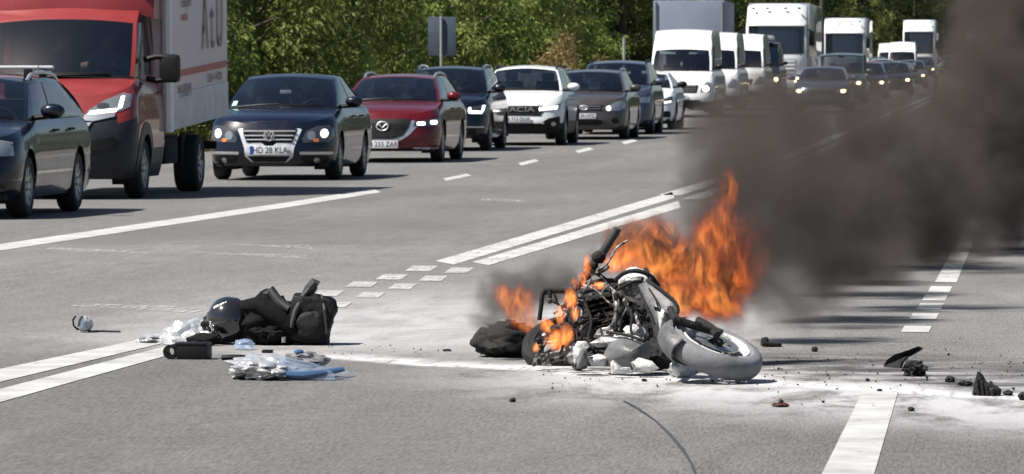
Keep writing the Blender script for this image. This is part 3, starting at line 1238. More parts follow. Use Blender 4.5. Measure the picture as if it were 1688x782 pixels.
yg = bv.ray_cast(Vector((.2, -3, .72)), Vector((0, 1, 0)))[0].y
text_mesh('grille_lettering', 'DACIA', .145, M['satin'], ds, (0, yg - .03, .715), (math.pi / 2, 0, 0), .004, 1.5)
number_plate(ds, bv, 0, .52, 'B 713 DUX')
ae = MB()
ae.tube([(0, 2.0, 1.60), (.0, 2.25, 1.86)], [.006, .003], 5)
ae.build('aerial', M['plastic'], ds)

# brown estate
S = CarSpec(L=4.5, W=.895, zs=.22, ztop=[(0, .76), (.3, .88), (1.25, 1.0), (4.5, 1.0)], wheels=(.9, 3.55), ya=1.25, yr0=2.0, yr1=4.0, yd=4.4,
            zr=1.50, xr=.62, sidewin=[(.05, .34), (.37, .63), (.66, .88)], roof_rail='chrome', paint='brown_paint', doors=[(1.4, 2.4), (2.42, 3.3)])
ki, bv, I = make_car('brown_estate_car', S, spot(962, 108), 0, 'taupe brown estate car with silver roof rails, right of the white crossover', 'car', QG)
fascia(ki, bv, [
    ('headlight', [(.46, .62), (.74, .61), (.84, .68), (.85, .83), (.66, .80), (.46, .68)], 'lens', .007, True, [('lamp', oval(.52, .665, .05, .055), 'lit', .014)]),
    ('grille', [(-.42, .74), (.42, .74), (.34, .62), (-.34, .62)], 'plastic', .007, False),
    ('lower_grille', rrect(-.40, .31, .40, .42, .05), 'plastic', .007, False),
    ('fog_lamp_recess', oval(.66, .40, .07, .07), 'plastic', .007, True),
])
ye = bv.ray_cast(Vector((0, -3, .68)), Vector((0, 1, 0)))[0].y - .025
em = MB()
em.tube([(.085 * math.cos(2 * math.pi * k / 20), ye, .68 + .045 * math.sin(2 * math.pi * k / 20)) for k in range(21)], .009, 6)
em.tube([(-.04, ye, .645), (-.02, ye, .715)], .008, 6)
em.tube([(.03, ye, .645), (.045, ye, .715)], .008, 6)
em.tube([(-.03, ye, .68), (.04, ye, .68)], .008, 6)
em.build('emblem', M['bright'], ki)
for z in (.71, .655):
    sl_ = MB()
    sl_.box((0, ye + .012, z), (.70, .012, .012), bev=.003)
    sl_.build('grille_slat', M['chrome'], ki)
number_plate(ki, bv, 0, .50, 'VS 09 MTE')

# grey-blue people carrier whose roof shows behind it
S = CarSpec(L=4.4, W=.92, zs=.25, ztop=[(0, .9), (.3, 1.0), (1.1, 1.1), (4.4, 1.1)], wheels=(.88, 3.5), ya=1.1, yr0=1.9, yr1=3.9, yd=4.3, wr=.34, zr=1.68, xr=.66,
            sidewin=[(.05, .36), (.39, .66), (.69, .88)], roof_rail='plastic', paint='grey_paint', doors=[(1.3, 2.3), (2.32, 3.2)])
c, bv, I = make_car('grey_suv', S, spot(1007, 115), 0, 'grey-blue SUV mostly hidden behind the brown estate', 'car', QG, 1)
fascia(c, bv, [('headlight', [(.50, .70), (.84, .72), (.86, .86), (.52, .80)], 'lens', .007, True), ('grille', rrect(-.48, .62, .48, .82, .04), 'plastic', .007, False)])
# white compact behind
S = CarSpec(L=4.2, W=.90, zs=.22, ztop=[(0, .70), (.35, .84), (1.2, .99), (4.2, 1.02)], wheels=(.85, 3.45), ya=1.2, yr0=2.1, yr1=3.3, yd=4.0, zr=1.42, xr=.60,
            sidewin=[(.06, .42), (.46, .82)], paint='white_paint', doors=[(1.35, 2.4)], arch=('plastic', .03), mirror='plastic')
c, bv, I = make_car('white_hatchback', S, spot(1049, 122), 0, 'small white hatchback squeezed between the brown estate and the white van', 'car', QG, 1)
fascia(c, bv, [('headlight', [(.46, .60), (.82, .66), (.86, .82), (.74, .78), (.48, .68)], 'lens_dark', .007, True, [('lamp', [(.5, .61), (.8, .66), (.81, .70), (.5, .65)], 'drl', .014)]),
               ('grille', rrect(-.42, .36, .42, .62, .05), 'plastic', .007, False), ('fog_lamp_recess', rrect(.52, .30, .8, .45, .04), 'plastic', .007, True)])


def van(px, d, label, pnt='white_paint', H=2.55, lit=False, L=5.9, w=1.0, name='white_van', visor=True, zscr=1.98):
    S = CarSpec(L=L, W=w, zs=.28, ztop=[(0, 1.0), (.25, 1.14), (.95, 1.32), (L, 1.34)], wheels=(.98, 4.6), ya=.95, yr0=1.55, yr1=L - .08, yd=L - .02, wr=.34, ww=.21, zr=H, xr=.80 * w, crown=.04,
                roofprof=[(0, zscr - H), (.05, -.20), (.09, -.10), (.16, -.03), (.5, 0), (1, -.03)], sidewin=[(.06, .23, .62)], st=(.05, .72), wst=(.05, .95), bow=.20, bow2=.08, D=.45, Dr=.1,
                paint=pnt, doors=[(1.25, 2.2)], lower='bumper', lower_t=.2, rearglass=False, mirror='plastic', mirror_z=.14, mirror_y=.4, apil=.06, p=3.2, yfz=([0, .15, .35, .55, .8, 1], [.06, .02, 0, .04, .10, .22]), barrel=2.2)
    c, bv, I = make_car(name, S, spot(px, d), 0, label, 'van', QG, 1)
    fascia(c, bv, [
        ('headlight', [(.60, .72), (.88, .74), (.90, .98), (.78, 1.02), (.64, .84)], 'lens', .008, True, [('lamp', oval(.76, .82, .085, .085), 'lit_yellow' if lit else 'lens', .014)]),
        ('grille', [(-.55, .92), (.55, .92), (.50, .70), (-.50, .70)], 'plastic', .008, False),
        ('bumper_intake', rrect(-.62, .36, .62, .50, .04), 'plastic', .008, False)])
    sl_ = MB()
    for z in (.88, .82, .76):
        yy = bv.ray_cast(Vector((0.2, -3, z)), Vector((0, 1, 0)))[0].y
        sl_.box((0, yy - .014, z), (.96, .012, .014))
    sl_.build('grille_slat', M['satin'], c)
    number_plate(c, bv, 0, .58, 'B 90 TRK')
    if visor:
        for sx in (-.42, .42):
            vb = MB()
            p = I['screen_pt'](sx / .85, .86)
            vb.box((sx, p.y + .10, p.z - .02), (.46, .02, .14), Euler((R(-30), 0, 0)), bev=.01)
            vb.build('sun_visor', M['visor'], c)
    return c, bv, I


v1, bv, I = van(1119, 146, 'tall white van in the queue with sun visors down, the nearest of the white vans', lit=True)
dd = MB()
dd.box((-.02, 1.45, 1.52), (.06, .02, .12), bev=.01)
dd.build('mirror_pendant', M['paper_and_highlight'], v1)
v2, _, _ = van(1167, 165, 'second of the three white vans, only a strip of its front showing', visor=False)
v3, _, _ = van(1215, 182, 'white high-roof van farthest back of the three white vans, next to the dark van', visor=False)
v4, _, _ = van(1246, 198, 'black van with a pale roof box beside the third white van', 'black_paint', 2.3, True, 5.2, .96, 'black_van', False, 1.85)
rb = MB()
rb.box((.25, 2.2, 2.42), (.7, 1.2, .22), bev=.08)
rb.build('roof_box', M['silver_paint'], v4)

# ------------------------------------------------------------------ the red lorry
S = CarSpec(L=2.30, W=1.03, zs=.24, ztop=[(0, 1.02), (.12, 1.12), (.45, 1.27), (.90, 1.38), (2.3, 1.38)], wheels=(.98,), ya=.90, yr0=1.42, yr1=2.22, yd=2.28, wr=.35, ww=.22, zr=2.32, xr=.84, crown=.05,
            roofprof=[(0, -.22), (.25, -.08), (.5, -.02), (1, 0)], sidewin=[(.10, .42), (.46, .82)], st=(.06, .86), wst=(.05, .955), bow=.22, bow2=.10, D=.48, Dr=.05, apil=.05,
            paint='truck_red', doors=[(1.30, 2.2)], lower='bumper', lower_t=.26, rearglass=False, mirror=None, p=2.9, arch=('bumper', .13), barrel=1.8, bumper=(.915, .62),
            yfz=([0, .15, .35, .55, .72, .85, 1], [.08, .02, 0, .02, .06, .13, .24]))
tx = -11.20
lorry, bv, I = make_car('box_lorry', S, (tx, 57.9, 0), 0, 'red box lorry with black bumper, black mirror arm and white box body', 'lorry', QG)
fascia(lorry, bv, [
    ('trim_bar', [(-.42, .955), (-.40, .99), (.40, .99), (.42, .955), (.56, .945), (.80, .99), (.80, .95), (.56, .895), (.40, .91), (-.40, .91), (-.56, .895), (-.80, .95), (-.80, .99), (-.56, .945)], 'satin', .018, False),
    ('grille', [(-.40, .88), (.40, .88), (.26, .58), (-.26, .58)], 'plastic', .020, False),
    ('bumper_blade', [(.49, .88), (.55, .885), (.36, .62), (.29, .57), (.27, .62), (.33, .66)], 'satin', .022, True),
    ('bumper_intake', [(.48, .66), (.80, .72), (.86, .66), (.82, .56), (.50, .56)], 'plastic', .014, True),
    ('bumper_step', rrect(-.46, .50, .46, .53, .012), 'rim', .022, False),
    ('headlight', [(.46, .96), (.86, 1.01), (.95, 1.06), (.955, 1.20), (.86, 1.22), (.66, 1.13), (.50, 1.02)], 'lens', .009, True,
     [('daytime_lamp', [(.49, .967), (.81, 1.002), (.83, 1.045), (.52, 1.012)], 'drl', .016), ('daytime_lamp', [(.825, 1.03), (.87, 1.05), (.885, 1.185), (.845, 1.18)], 'drl', .017),
      ('reflector', oval(.66, 1.07, .07, .035), 'lens_dark', .013)]),
])
number_plate(lorry, bv, 0, .42, 'B 58 RCS')
# spoiler over the cab
sp = MB()
prof = [(1.50, 2.18), (1.52, 2.36), (1.66, 2.66), (1.90, 2.95), (2.12, 3.05), (2.20, 3.05)]
rows = []
for (y, z) in prof:
    row = []
    for k in range(21):
        u = -1 + 2 * k / 20
        row.append((u * 1.0, y + .16 * abs(u) ** 3, z - .10 * abs(u) ** 4))
    rows.append(row)
sp.grid(rows)
for sg in (0, -1):
    e = [r[sg] for r in rows]
    sp.grid([e, [(p[0] * 1.0, 2.24, p[2]) for p in e]])
sp.build('roof_spoiler', M['truck_red'], lorry)
for sg in (1, -1):
    vt = MB()
    vt.blob((sg * .72, 1.60, 2.60), (.20, .05, .05), seed=2, amp=.02)
    vt.build('spoiler_vent', M['dark'], lorry)
# long-arm mirrors
for sg in (1, -1):
    mm = MB()
    mm.box((sg * 1.25, 1.30, 1.50), (.24, .16, .33), Euler((0, 0, sg * R(-8))), bev=.06)
    mo = mm.build('mirror', M['plastic'], lorry)
    a = MB()
    a.tube([(sg * .95, 1.30, 1.60), (sg * 1.10, 1.26, 1.64), (sg * 1.27, 1.27, 1.63)], .035, 8)
    a.tube([(sg * .98, 1.30, 1.38), (sg * 1.10, 1.27, 1.36), (sg * 1.25, 1.28, 1.38)], .035, 8)
    a.build('mirror_arm', M['plastic'], mo)
# chassis, rear wheels, fuel tank
ch = MB()
for sg in (1, -1):
    ch.box((sg * .42, 4.3, .60), (.08, 4.6, .16))
ch.box((0, 5.2, .45), (.35, .35, .3), bev=.08)
ch.box((0, 5.2, .40), (1.6, .12, .12), bev=.03)
ch.box((.72, 3.4, .52), (.40, .9, .32), bev=.04)
ch.box((0, 6.6, .55), (1.9, .08, .10))
ch.box((.86, 4.65, .50), (.03, .55, .45))
ch.build('chassis', M['dark'], lorry)
add_wheels(lorry, (4.85,), 1.04, .35, .30, 'rim', 8)
M['box_side'] = mat('lorry_box_panel', (.60, .53, .55), .45, var=.05, vscale=1.5)
M['box_dirty'] = mat('lorry_box_grimy_skirt', (.58, .58, .58), .6, var=.2, vscale=5)
M['box_print'] = mat('lorry_box_print', (.22, .15, .17), .5)
M['box_red'] = mat('lorry_box_red_print', (.38, .07, .06), .5)
BX0, BX1, BY0, BY1, BZ0, BZ1 = -1.09, 1.09, 2.36, 6.75, .76, 3.25
boxe = empty('box_body', (0, BY0, BZ0), 0, lorry)
boxe.rotation_euler = (R(2.1), 0, 0)
bb = MB()
bb.box((0, (BY1 - BY0) / 2, (BZ1 - BZ0) / 2), (2 * BX1 - .03, BY1 - BY0, BZ1 - BZ0), bev=.02)
bb.build('box_shell', M['box_side'], boxe)
sk = MB()
for sg in (1, -1):
    sk.box((sg * (BX1 - .008), (BY1 - BY0) / 2, .22), (.016, BY1 - BY0 - .08, .43), bev=.004)
sk.build('box_skirt', M['box_dirty'], boxe)
for sg in (1, -1):
    po = MB()
    po.tube([(sg * (BX1 - .05), .02, -.01), (sg * (BX1 - .05), .02, BZ1 - BZ0)], .075, 10)
    po.build('corner_post', M['white_paint'], boxe)
for (z, h) in ((.66, .075),):
    ps = MB()
    ps.box((BX1 - .010, (BY1 - BY0) / 2 + .1, z), (.022, BY1 - BY0 - .5, h))
    ps.build('red_stripe', M['box_red'], boxe)
rx = (math.pi / 2, 0, math.pi / 2)
for (tb, sz, yy, zz_, m_, sx) in (('transport', .17, 1.15, 1.50, 'box_print', 1.05), ('marfa', .15, 1.0, 1.33, 'box_red', 1.3), ('A t U', 1.0, 3.15, 1.20, 'box_print', .72),
                                  ('MARM', .22, 1.0, .44, 'box_print', 1.5), ('0241 478', .15, 3.3, .52, 'box_print', 1.9)):
    text_mesh('lettering', tb, sz, M[m_], boxe, (BX1 + .003, yy, zz_), rx, .001, sx)


# ------------------------------------------------------------------ heavy lorries
def heavy(px, d, label, w=2.5, H=3.9, lit=False, name='articulated_lorry', dark=False, trailer=True):
    root = empty(name, spot(px, d), 0)
    tag(root, label, 'lorry', QG)
    hw = w / 2
    c = MB()
    zt_, zm = H - .95, 1.75         # top and bottom of the windscreen
    prof = [(.10, .95), (.0, 1.15), (.03, 1.7), (.16, zt_), (.42, H - .40), (.75, H - .06), (1.3, H)]
    rows = []
    for (y, z) in prof:
        row = []
        for k in range(17):
            u = -1 + 2 * k / 16
            row.append((u * hw * (1 if z < zt_ + .1 else .97), y + .22 * abs(u) ** 5, z - (.10 * abs(u) ** 6 if z > zt_ + .1 else 0)))
        rows.append(row)
    c.grid(rows)
    for sg in (0, -1):
        e = [r[sg] for r in rows]
        c.grid([e, [(p[0], 2.3, p[2]) for p in e]])
    c.box((0, 2.31, 2.2), (w - .04, .04, 2.4))
    c.build('cab', M['white_paint'], root)

    def fp(x, z, off):
        for i in range(len(prof) - 1):
            if prof[i][1] <= z <= prof[i + 1][1]:
                t = (z - prof[i][1]) / (prof[i + 1][1] - prof[i][1])
                y = prof[i][0] + (prof[i + 1][0] - prof[i][0]) * t
                return (x, y + .22 * abs(x / hw) ** 5 - off, z)
        return (x, prof[0][0] - off + .22 * abs(x / hw) ** 5, z)

    def plate(nm, x0, x1, z0, z1, m_, off, par=root):
        b_ = MB()
        rows_ = []
        for j in range(5):
            z = z0 + (z1 - z0) * j / 4
            rows_.append([fp(x0 + (x1 - x0) * k / 14, z, off) for k in range(15)])
        b_.grid(rows_)
        for e in (rows_[0], rows_[-1], [r[0] for r in rows_], [r[-1] for r in rows_]):
            b_.grid([e, [(p[0], p[1] + .05, p[2]) for p in e]])
        return b_.build(nm, M[m_], par, sharp=40)
    M.setdefault('dark_screen', mat('dark_lorry_windscreen', (.012, .016, .022), .04, coat=1))
    plate('windscreen', -hw * .92, hw * .92, zm + .05, zt_ - .02, 'dark_screen', .012)
    plate('sun_visor', -hw * .94, hw * .94, zt_ + .02, zt_ + .22, 'lens_dark' if dark else 'white_paint', .10)
    g = plate('grille', -hw * .66, hw * .66, .75, 1.60, 'silver_paint' if not dark else 'bumper', .014)
    for z in (.9, 1.05, 1.2, 1.35, 1.5):
        plate('grille_slat', -hw * .62, hw * .62, z - .025, z + .025, 'white_paint', .035, g)
    bm_ = MB()
    bm_.box((0, .18, .60), (w, .5, .55), bev=.1)
    bm_.build('bumper', M['white_paint'], root)
    for sg in (1, -1):
        b_ = MB()
        b_.blob((sg * hw * .76, -.05, .70), (.20, .07, .12), amp=0)
        b_.build('headlight', M['lit_yellow'] if lit else M['lens'], root)
        b_ = MB()
        b_.box((sg * (hw + .20), .45, 2.45), (.22, .16, .62), bev=.05)
        mo_ = b_.build('mirror', M['plastic'], root)
        b_ = MB()
        b_.tube([(sg * (hw - .05), .5, 2.8), (sg * (hw + .2), .48, 2.78)], .03, 6)
        b_.build('mirror_arm', M['plastic'], mo_)
    for x in (-.75, -.3, .3, .75):
        b_ = MB()
        b_.box((x * hw, .40, H - .22), (.14, .08, .08), bev=.02)
        b_.build('marker_lamp', M['lens_dark'], root)
    add_wheels(root, (1.35, 4.6), hw, .5, .32, 'rim', 6)
    u_ = MB()
    u_.box((0, 4.0, .9), (w * .8, 7, .25))
    u_.build('chassis', M['dark'], root)
    if trailer:
        t_ = MB()
        t_.box((0, 8.6, (H + 1.1) / 2 + .02), (2.55, 12, H - 1.1), bev=.04)
        t_.build('trailer_box', M['silver_paint'], root)
    return root


heavy(1279, 212, 'white articulated lorry with dark windscreen and black mirrors towering behind the vans', lit=True)
heavy(1391, 315, 'white lorry farther back, above the dark teal van', H=4.0)
heavy(1514, 410, 'hazy white lorry far back, right of the distant white van', H=4.5)
heavy(1611, 640, 'hazy pale lorry farthest away at the right, almost lost in the smoke', H=4.4)

# grey box lorry on the shoulder behind the vans
root = empty('grey_box_lorry', spot(1131, 190), 0)
tag(root, 'plain grey-blue lorry box rising behind the tall white van', 'lorry', QG)
M['box_grey'] = mat('grey_box_panel', (.20, .23, .30), .5, var=.06, vscale=1.0)
b_ = MB()
b_.box((0, 4.6, 2.35), (2.66, 6.2, 2.9), bev=.04)
b_.build('box_body', M['box_grey'], root)
b_ = MB()
b_.box((0, .85, 1.45), (2.1, 1.3, 1.7), bev=.2)
b_.build('cab', M['silver_paint'], root)
b_ = MB()
b_.box((0, .19, 1.85), (1.8, .04, .7), bev=.015)
b_.build('windscreen', M['dark_screen'], root)
b_ = MB()
b_.box((0, 4.0, .7), (1.6, 7, .3))
b_.build('chassis', M['dark'], root)
b_ = MB()
for sg in (-1, 1):
    b_.tube([(sg * 1.24, 1.47, 1.0), (sg * 1.24, 1.47, 3.75)], .04, 6)
b_.build('corner_trim', M['satin'], root)
add_wheels(root, (1.2, 5.6), 1.2, .42, .3, 'rim', 6)


def small_car(name, px, d, label, pnt, L=4.4, W_=.89, H=1.48, cat='car', lit=None, xr=.6, belt=.98, boxy=False):
    S = CarSpec(L=L, W=W_, zs=.22, ztop=[(0, .72 * belt), (.3, .84 * belt), (1.2, belt), (L, belt)], wheels=(.88, L - 1.0), ya=1.2, yr0=1.75 if boxy else 2.05, yr1=L - (.3 if boxy else .8), yd=L - .15,
                zr=H, xr=xr, sidewin=[(.06, .44), (.48, .86)], paint=pnt, doors=[(1.35, 2.4)])
    c, bv, I = make_car(name, S, spot(px, d), 0, label, cat, QG, 1)
    z = .68 * belt
    fascia(c, bv, [('headlight', [(.46, z - .06), (.80, z - .06), (.84, z + .06), (.5, z + .05)], 'lens', .007, True, [('lamp', oval(.68, z, .09, .06), lit or 'lens', .014)]),
                   ('grille', rrect(-.42, z - .1, .42, z + .04, .04), 'plastic', .007, False),
                   ('lower_grille', rrect(-.6, .28, .6, .40, .04), 'plastic', .007, False)])
    return c


small_car('teal_van', 1384, 187, 'dark teal van in the inner lane below the second white lorry', 'teal_paint', 4.8, .95, 1.85, 'van', 'lit_yellow', .80, 1.1, True)
small_car('dark_saloon', 1353, 158, 'dark grey saloon in the inner lane with glowing headlamps, half hidden by smoke', 'grey_paint', 4.5, .89, 1.44, lit='lit_yellow')
small_car('dark_hatchback', 1470, 225, 'dark hatchback in the inner lane behind thick smoke', 'black_paint', lit='lit_yellow')
small_car('red_hatchback', 1441, 258, 'small red car in the inner lane seen through the smoke', 'far_red', H=1.45)
van(1486, 330, 'far white minibus right of the small red car', H=2.6, lit=True, name='white_minibus', visor=False)
van(1464, 420, 'far white van peeking out left of the minibus', H=2.7, name='distant_white_van', visor=False)
for (px, d, p_, lb) in ((1538, 470, 'silver_paint', 'far silver car below the hazy white lorry'), (1556, 560, 'navy_paint', 'far dark car right of the silver one in the hazy distance'),
                        (1580, 700, 'white_paint', 'farthest pale car at the end of the inner lane')):
    small_car('distant_car', px, d, lb, p_, H=1.5)
for (px, d, p_, lb, h_) in ((1425, 205, 'black_paint', 'black car right behind the dark teal van, mostly hidden', 1.5), (1452, 290, 'silver_paint', 'silver car behind the small red car in the smoke', 1.55),
                            (1500, 270, 'grey_paint', 'grey car ahead of the far minibus in the smoke', 1.5), (1522, 380, 'black_paint', 'black car below the hazy white lorry', 1.6), (1566, 620, 'silver_paint', 'pale far car under the farthest lorry', 1.6)):
    small_car('queueing_car', px, d, lb, p_, H=h_, lit='lit_yellow')
small_car('distant_car', 1443, 345, 'far dark green car between the second white lorry and the minibus', 'teal_paint', H=1.6, lit='lit_yellow')


# ------------------------------------------------------------------ people in the cabs
M['skin'] = mat('skin', (.45, .27, .20), .55, var=.08, vscale=20)
M['shirt_dark'] = mat('dark_shirt', (.03, .035, .06), .9, var=.2)
M['shirt_pale'] = mat('grey_shirt', (.18, .19, .21), .9, var=.2)
M['hair'] = mat('dark_hair', (.02, .015, .012), .7, var=.2)


def person_meshes(driver):
    """one skinned body: trunk, head with nose and chin, arms, hands with five fingers, thighs and shanks; facing -Y, origin at the hip"""
    V, E, RD, idx = [], [], [], {}

    def n(name, co, r, par=None):
        idx[name] = len(V)
        V.append(co)
        RD.append(r)
        if par is not None:
            E.append((idx[par], idx[name]))

    n('pelvis', (0, 0, .08), (.17, .12))
    n('waist', (0, .01, .24), (.15, .11), 'pelvis')
    n('chest', (0, .03, .42), (.18, .12), 'waist')
    n('collar', (0, .03, .53), (.11, .09), 'chest')
    n('neck', (0, .02, .60), (.058, .058), 'collar')
    n('jaw', (0, -.005, .66), (.068, .078), 'neck')
    n('brow', (0, .005, .75), (.078, .095), 'jaw')
    n('top', (0, .015, .82), (.058, .07), 'brow')
    n('nose', (0, -.105, .705), (.016, .016), 'jaw')
    for s, sn in ((1, 'a'), (-1, 'b')):
        n('ear' + sn, (s * .088, .015, .71), (.016, .022), 'brow')
        n('sh' + sn, (s * .20, .03, .49), (.072, .072), 'collar')
        if driver:
            el, wr_, hd = (s * .27, -.16, .30), (s * .19, -.36, .40), (s * .175, -.43, .43)
        else:
            el, wr_, hd = (s * .27, -.02, .22), (s * .15, -.24, .16), (s * .12, -.32, .15)
        n('el' + sn, el, (.05, .05), 'sh' + sn)
        n('wr' + sn, wr_, (.031, .031), 'el' + sn)
        n('hd' + sn, hd, (.040, .024), 'wr' + sn)
        for k in range(4):
            L_ = (.062, .07, .066, .052)[k]
            base = Vector(hd) + Vector((s * (.030 - .02 * k), -.03, .012 - .004 * k))
            n('f%d%s' % (k, sn), tuple(base), (.010, .010), 'hd' + sn)
            n('g%d%s' % (k, sn), tuple(base + Vector((0, -L_ * .6, -.01))), (.009, .009), 'f%d%s' % (k, sn))
            n('h%d%s' % (k, sn), tuple(base + Vector((0, -L_ * .75, -.045))), (.008, .008), 'g%d%s' % (k, sn))
        n('t' + sn, tuple(Vector(hd) + Vector((-s * .035, -.01, .02))), (.011, .011), 'hd' + sn)
        n('u' + sn, tuple(Vector(hd) + Vector((-s * .05, -.045, .025))), (.009, .009), 't' + sn)
        n('th' + sn, (s * .10, -.05, .06), (.092, .092), 'pelvis')
        n('kn' + sn, (s * .15, -.46, .10), (.062, .062), 'th' + sn)
        n('an' + sn, (s * .15, -.62, -.28), (.042, .042), 'kn' + sn)
        n('to' + sn, (s * .16, -.80, -.33), (.036, .03), 'an' + sn)
    me = bpy.data.meshes.new('person')
    me.from_pydata(V, E, [])
    o = bpy.data.objects.new('person', me)
    COL.objects.link(o)
    sk_ = o.modifiers.new('skin', 'SKIN')
    sk_.use_smooth_shade = True
    for i, sv in enumerate(me.skin_vertices[0].data):
        sv.radius = RD[i]
        sv.use_root = (i == 0)
    sb = o.modifiers.new('sub', 'SUBSURF')
    sb.levels = 1
    dg = bpy.context.evaluated_depsgraph_get()
    res = bpy.data.meshes.new_from_object(o.evaluated_get(dg))
    bpy.data.objects.remove(o)
    res.name = 'person'
    res.polygons.foreach_set('use_smooth', [True] * len(res.polygons))
    # hair cap
    h = MB()
    h.blob((0, .025, .775), (.098, .112, .095), seed=5, amp=.05)
    h.v = [(x, y if z > .74 else max(y, -.01), z) for x, y, z in h.v]
    return res, h


PM = {}
for dr in (True, False):
    res, h = person_meshes(dr)
    ho = h.build('hair', M['hair'])
    PM[dr] = (res, ho.data)
    bpy.data.objects.remove(ho)


def seat_person(car, x, y, z, driver, shirt, label, k=1.0):
    res, hair = PM[driver]
    me = res.copy()
    me.materials.clear()
    me.materials.append(M[shirt])
    me.materials.append(M['skin'])
    mi = []
    for p in me.polygons:
        c = p.center
        hand = (c.y < -.37 and .30 < c.z) if driver else (c.y < -.25 and abs(c.x) < .22 and .10 < c.z < .20 and abs(c.x) < .16 and c.y > -.42 and c.z > .125)
        mi.append(1 if (c.z > .575 or hand) else 0)
    me.polygons.foreach_set('material_index', mi)
    o = bpy.data.objects.new('person', me)
    COL.objects.link(o)
    o.location = car.location + Vector((x, y, z))
    o.scale = (k, k, k)
    tag(o, label, 'person', 'people sitting in the queueing vehicles')
    ho_ = bpy.data.objects.new('hair', hair)
    ho_.data = hair
    COL.objects.link(ho_)
    ho_.parent = o
    return o


seat_person(lorry, .40, 1.86, 1.12, True, 'shirt_pale', 'driver of the red lorry with a hand on the steering wheel')
seat_person(lorry, -.12, 1.84, 1.14, False, 'shirt_dark', 'dark clothed passenger in the middle of the red lorry cab')
seat_person(vw, .37, 2.28, .54, True, 'shirt_dark', 'driver of the dark blue saloon behind the windscreen', .95)
seat_person(mz, .37, 2.38, .56, True, 'shirt_dark', 'driver of the dark red estate car', .95)
seat_person(suv, .37, 2.28, .66, True, 'shirt_dark', 'driver of the navy SUV', .95)
seat_person(ki, .37, 2.28, .58, True, 'shirt_dark', 'driver of the brown estate car', .95)

# ------------------------------------------------------------------ signs and posts
M['sign_back'] = mat('grey_sign_back', (.075, .10, .135), .55, .2, var=.1, vscale=6)
M['galv'] = mat('galvanised_steel', (.42, .42, .40), .5, .4, var=.1, vscale=20)


def base(px, d, off=0):
    p = P(px, 200, d)
    return Vector((p.x, d, ground_z(p.x, d) if p.x < ROAD_L else road_z(d)))


p0 = base(728.5, 132)
sg_ = empty('road_sign', p0)
tag(sg_, 'grey back of a tall rectangular road sign on a thin post before the bushes', 'sign')
ztop = P(728, 28, 132).z - p0.z
zbot = P(728, 92, 132).z - p0.z
b_ = MB()
b_.box((0, .04, (ztop + zbot) / 2), (.73, .025, ztop - zbot), bev=.01)
b_.build('sign_panel', M['sign_back'], sg_)
b_ = MB()
b_.tube([(-.02, -.02, 0), (-.02, -.02, ztop + .02)], .032, 10)
b_.build('post', M['galv'], sg_)
p0 = base(1028.5, 160)
zt_ = P(1028, 62, 160).z - p0.z
b_ = MB()
b_.tube([(0, 0, 0), (0, 0, zt_)], .045, 10)
b_.box((0, 0, zt_ + .01), (.10, .10, .03), bev=.01)
o = b_.build('steel_post', M['galv'])
o.location = p0
tag(o, 'bare grey steel post standing before the dark trees, above the grey-blue SUV', 'post')
p0 = base(1354, 230)
zt_ = P(1354, -20, 230).z - p0.z
pole = MB()
pole.tube([(0, 0, 0), (.02, 0, zt_ * .5), (0, 0, zt_ + 3)], [.13, .11, .08], 10)
o = pole.build('utility_pole', mat('weathered_pole', (.06, .055, .05), .8, var=.2))
o.location = p0
tag(o, 'thin dark pole standing between the two white lorries', 'pole')
p0 = base(1541, 205)
b_ = MB()
b_.box((0, 0, .03), (.5, .3, .06), bev=.02)
b_.tube([(0, 0, .05), (.03, 0, .5), (.10, 0, .98)], [.07, .06, .045], 10)
o = b_.build('bollard', M['plastic'])
o.location = p0
tag(o, 'dark leaning bollard on the road, dimly seen through the smoke', 'bollard')

# ------------------------------------------------------------------ the burning motorcycle
M['dusty'] = mat('powdered_rubber', (.15, .154, .162), .85, var=.38, vscale=6, bump=.12, bscale=60)
M['shield'] = scorched('scorched_shield_plastic', (.13, .13, .135), scale=6, cut=.47)
M['grey_plastic'] = mat('scuffed_grey_plastic', (.095, .097, .10), .5, var=.6, vscale=6, bump=.15, bscale=40)
M['white_plastic'] = scorched('scorched_pale_plastic', (.46, .46, .46), (.02, .02, .02), 14, .42)
M['burnt'] = mat('burnt_metal', (.010, .0095, .009), .75, .2, var=.5, vscale=18, bump=.5, bscale=60)
M['char'] = mat('charred_plastic', (.005, .0048, .0045), .85, var=.5, vscale=12, bump=.5, bscale=40)
M['ashy'] = scorched('ashy_metal', (.26, .26, .26), scale=18, cut=.50, rough=.5, metal=.3)
M['grip'] = mat('rubber_grip', (.025, .025, .027), .65, var=.25, vscale=30)
M['disc'] = mat('brake_disc_steel', (.35, .35, .35), .4, .8, var=.25, vscale=20)


def dgr(py):
    return FPX * CAM_H / max(py - 140, 1)


bike_loc = G(1010, 606)
bike = empty('motorcycle', bike_loc)
tag(bike, 'burning motorcycle lying on its side with grey front wheel towards the camera', 'motorcycle')
BL = Vector(bike_loc)


def bk(px, py, d=23.75):
    d = min(d, dgr(py) - .03)
    return P(px, py, d) - BL


def tubes(name, lst, m, parent=bike, n=8):
    o = None
    for (pts, r) in lst:
        mb = MB()
        q = [bk(*p) for p in pts]
        if len(q) > 2:        # round the path
            out = []
            for i in range(len(q) - 1):
                a, b_, c, d_ = q[max(i - 1, 0)], q[i], q[i + 1], q[min(i + 2, len(q) - 1)]
                for k in range(4):
                    t = k / 4
                    out.append(.5 * ((2 * b_) + (c - a) * t + (2 * a - 5 * b_ + 4 * c - d_) * t * t + (3 * b_ - a - 3 * c + d_) * t ** 3))
            out.append(q[-1])
            q = out
        mb.tube(q, r, n)
        o = mb.build(name, M[m], parent)
    return o


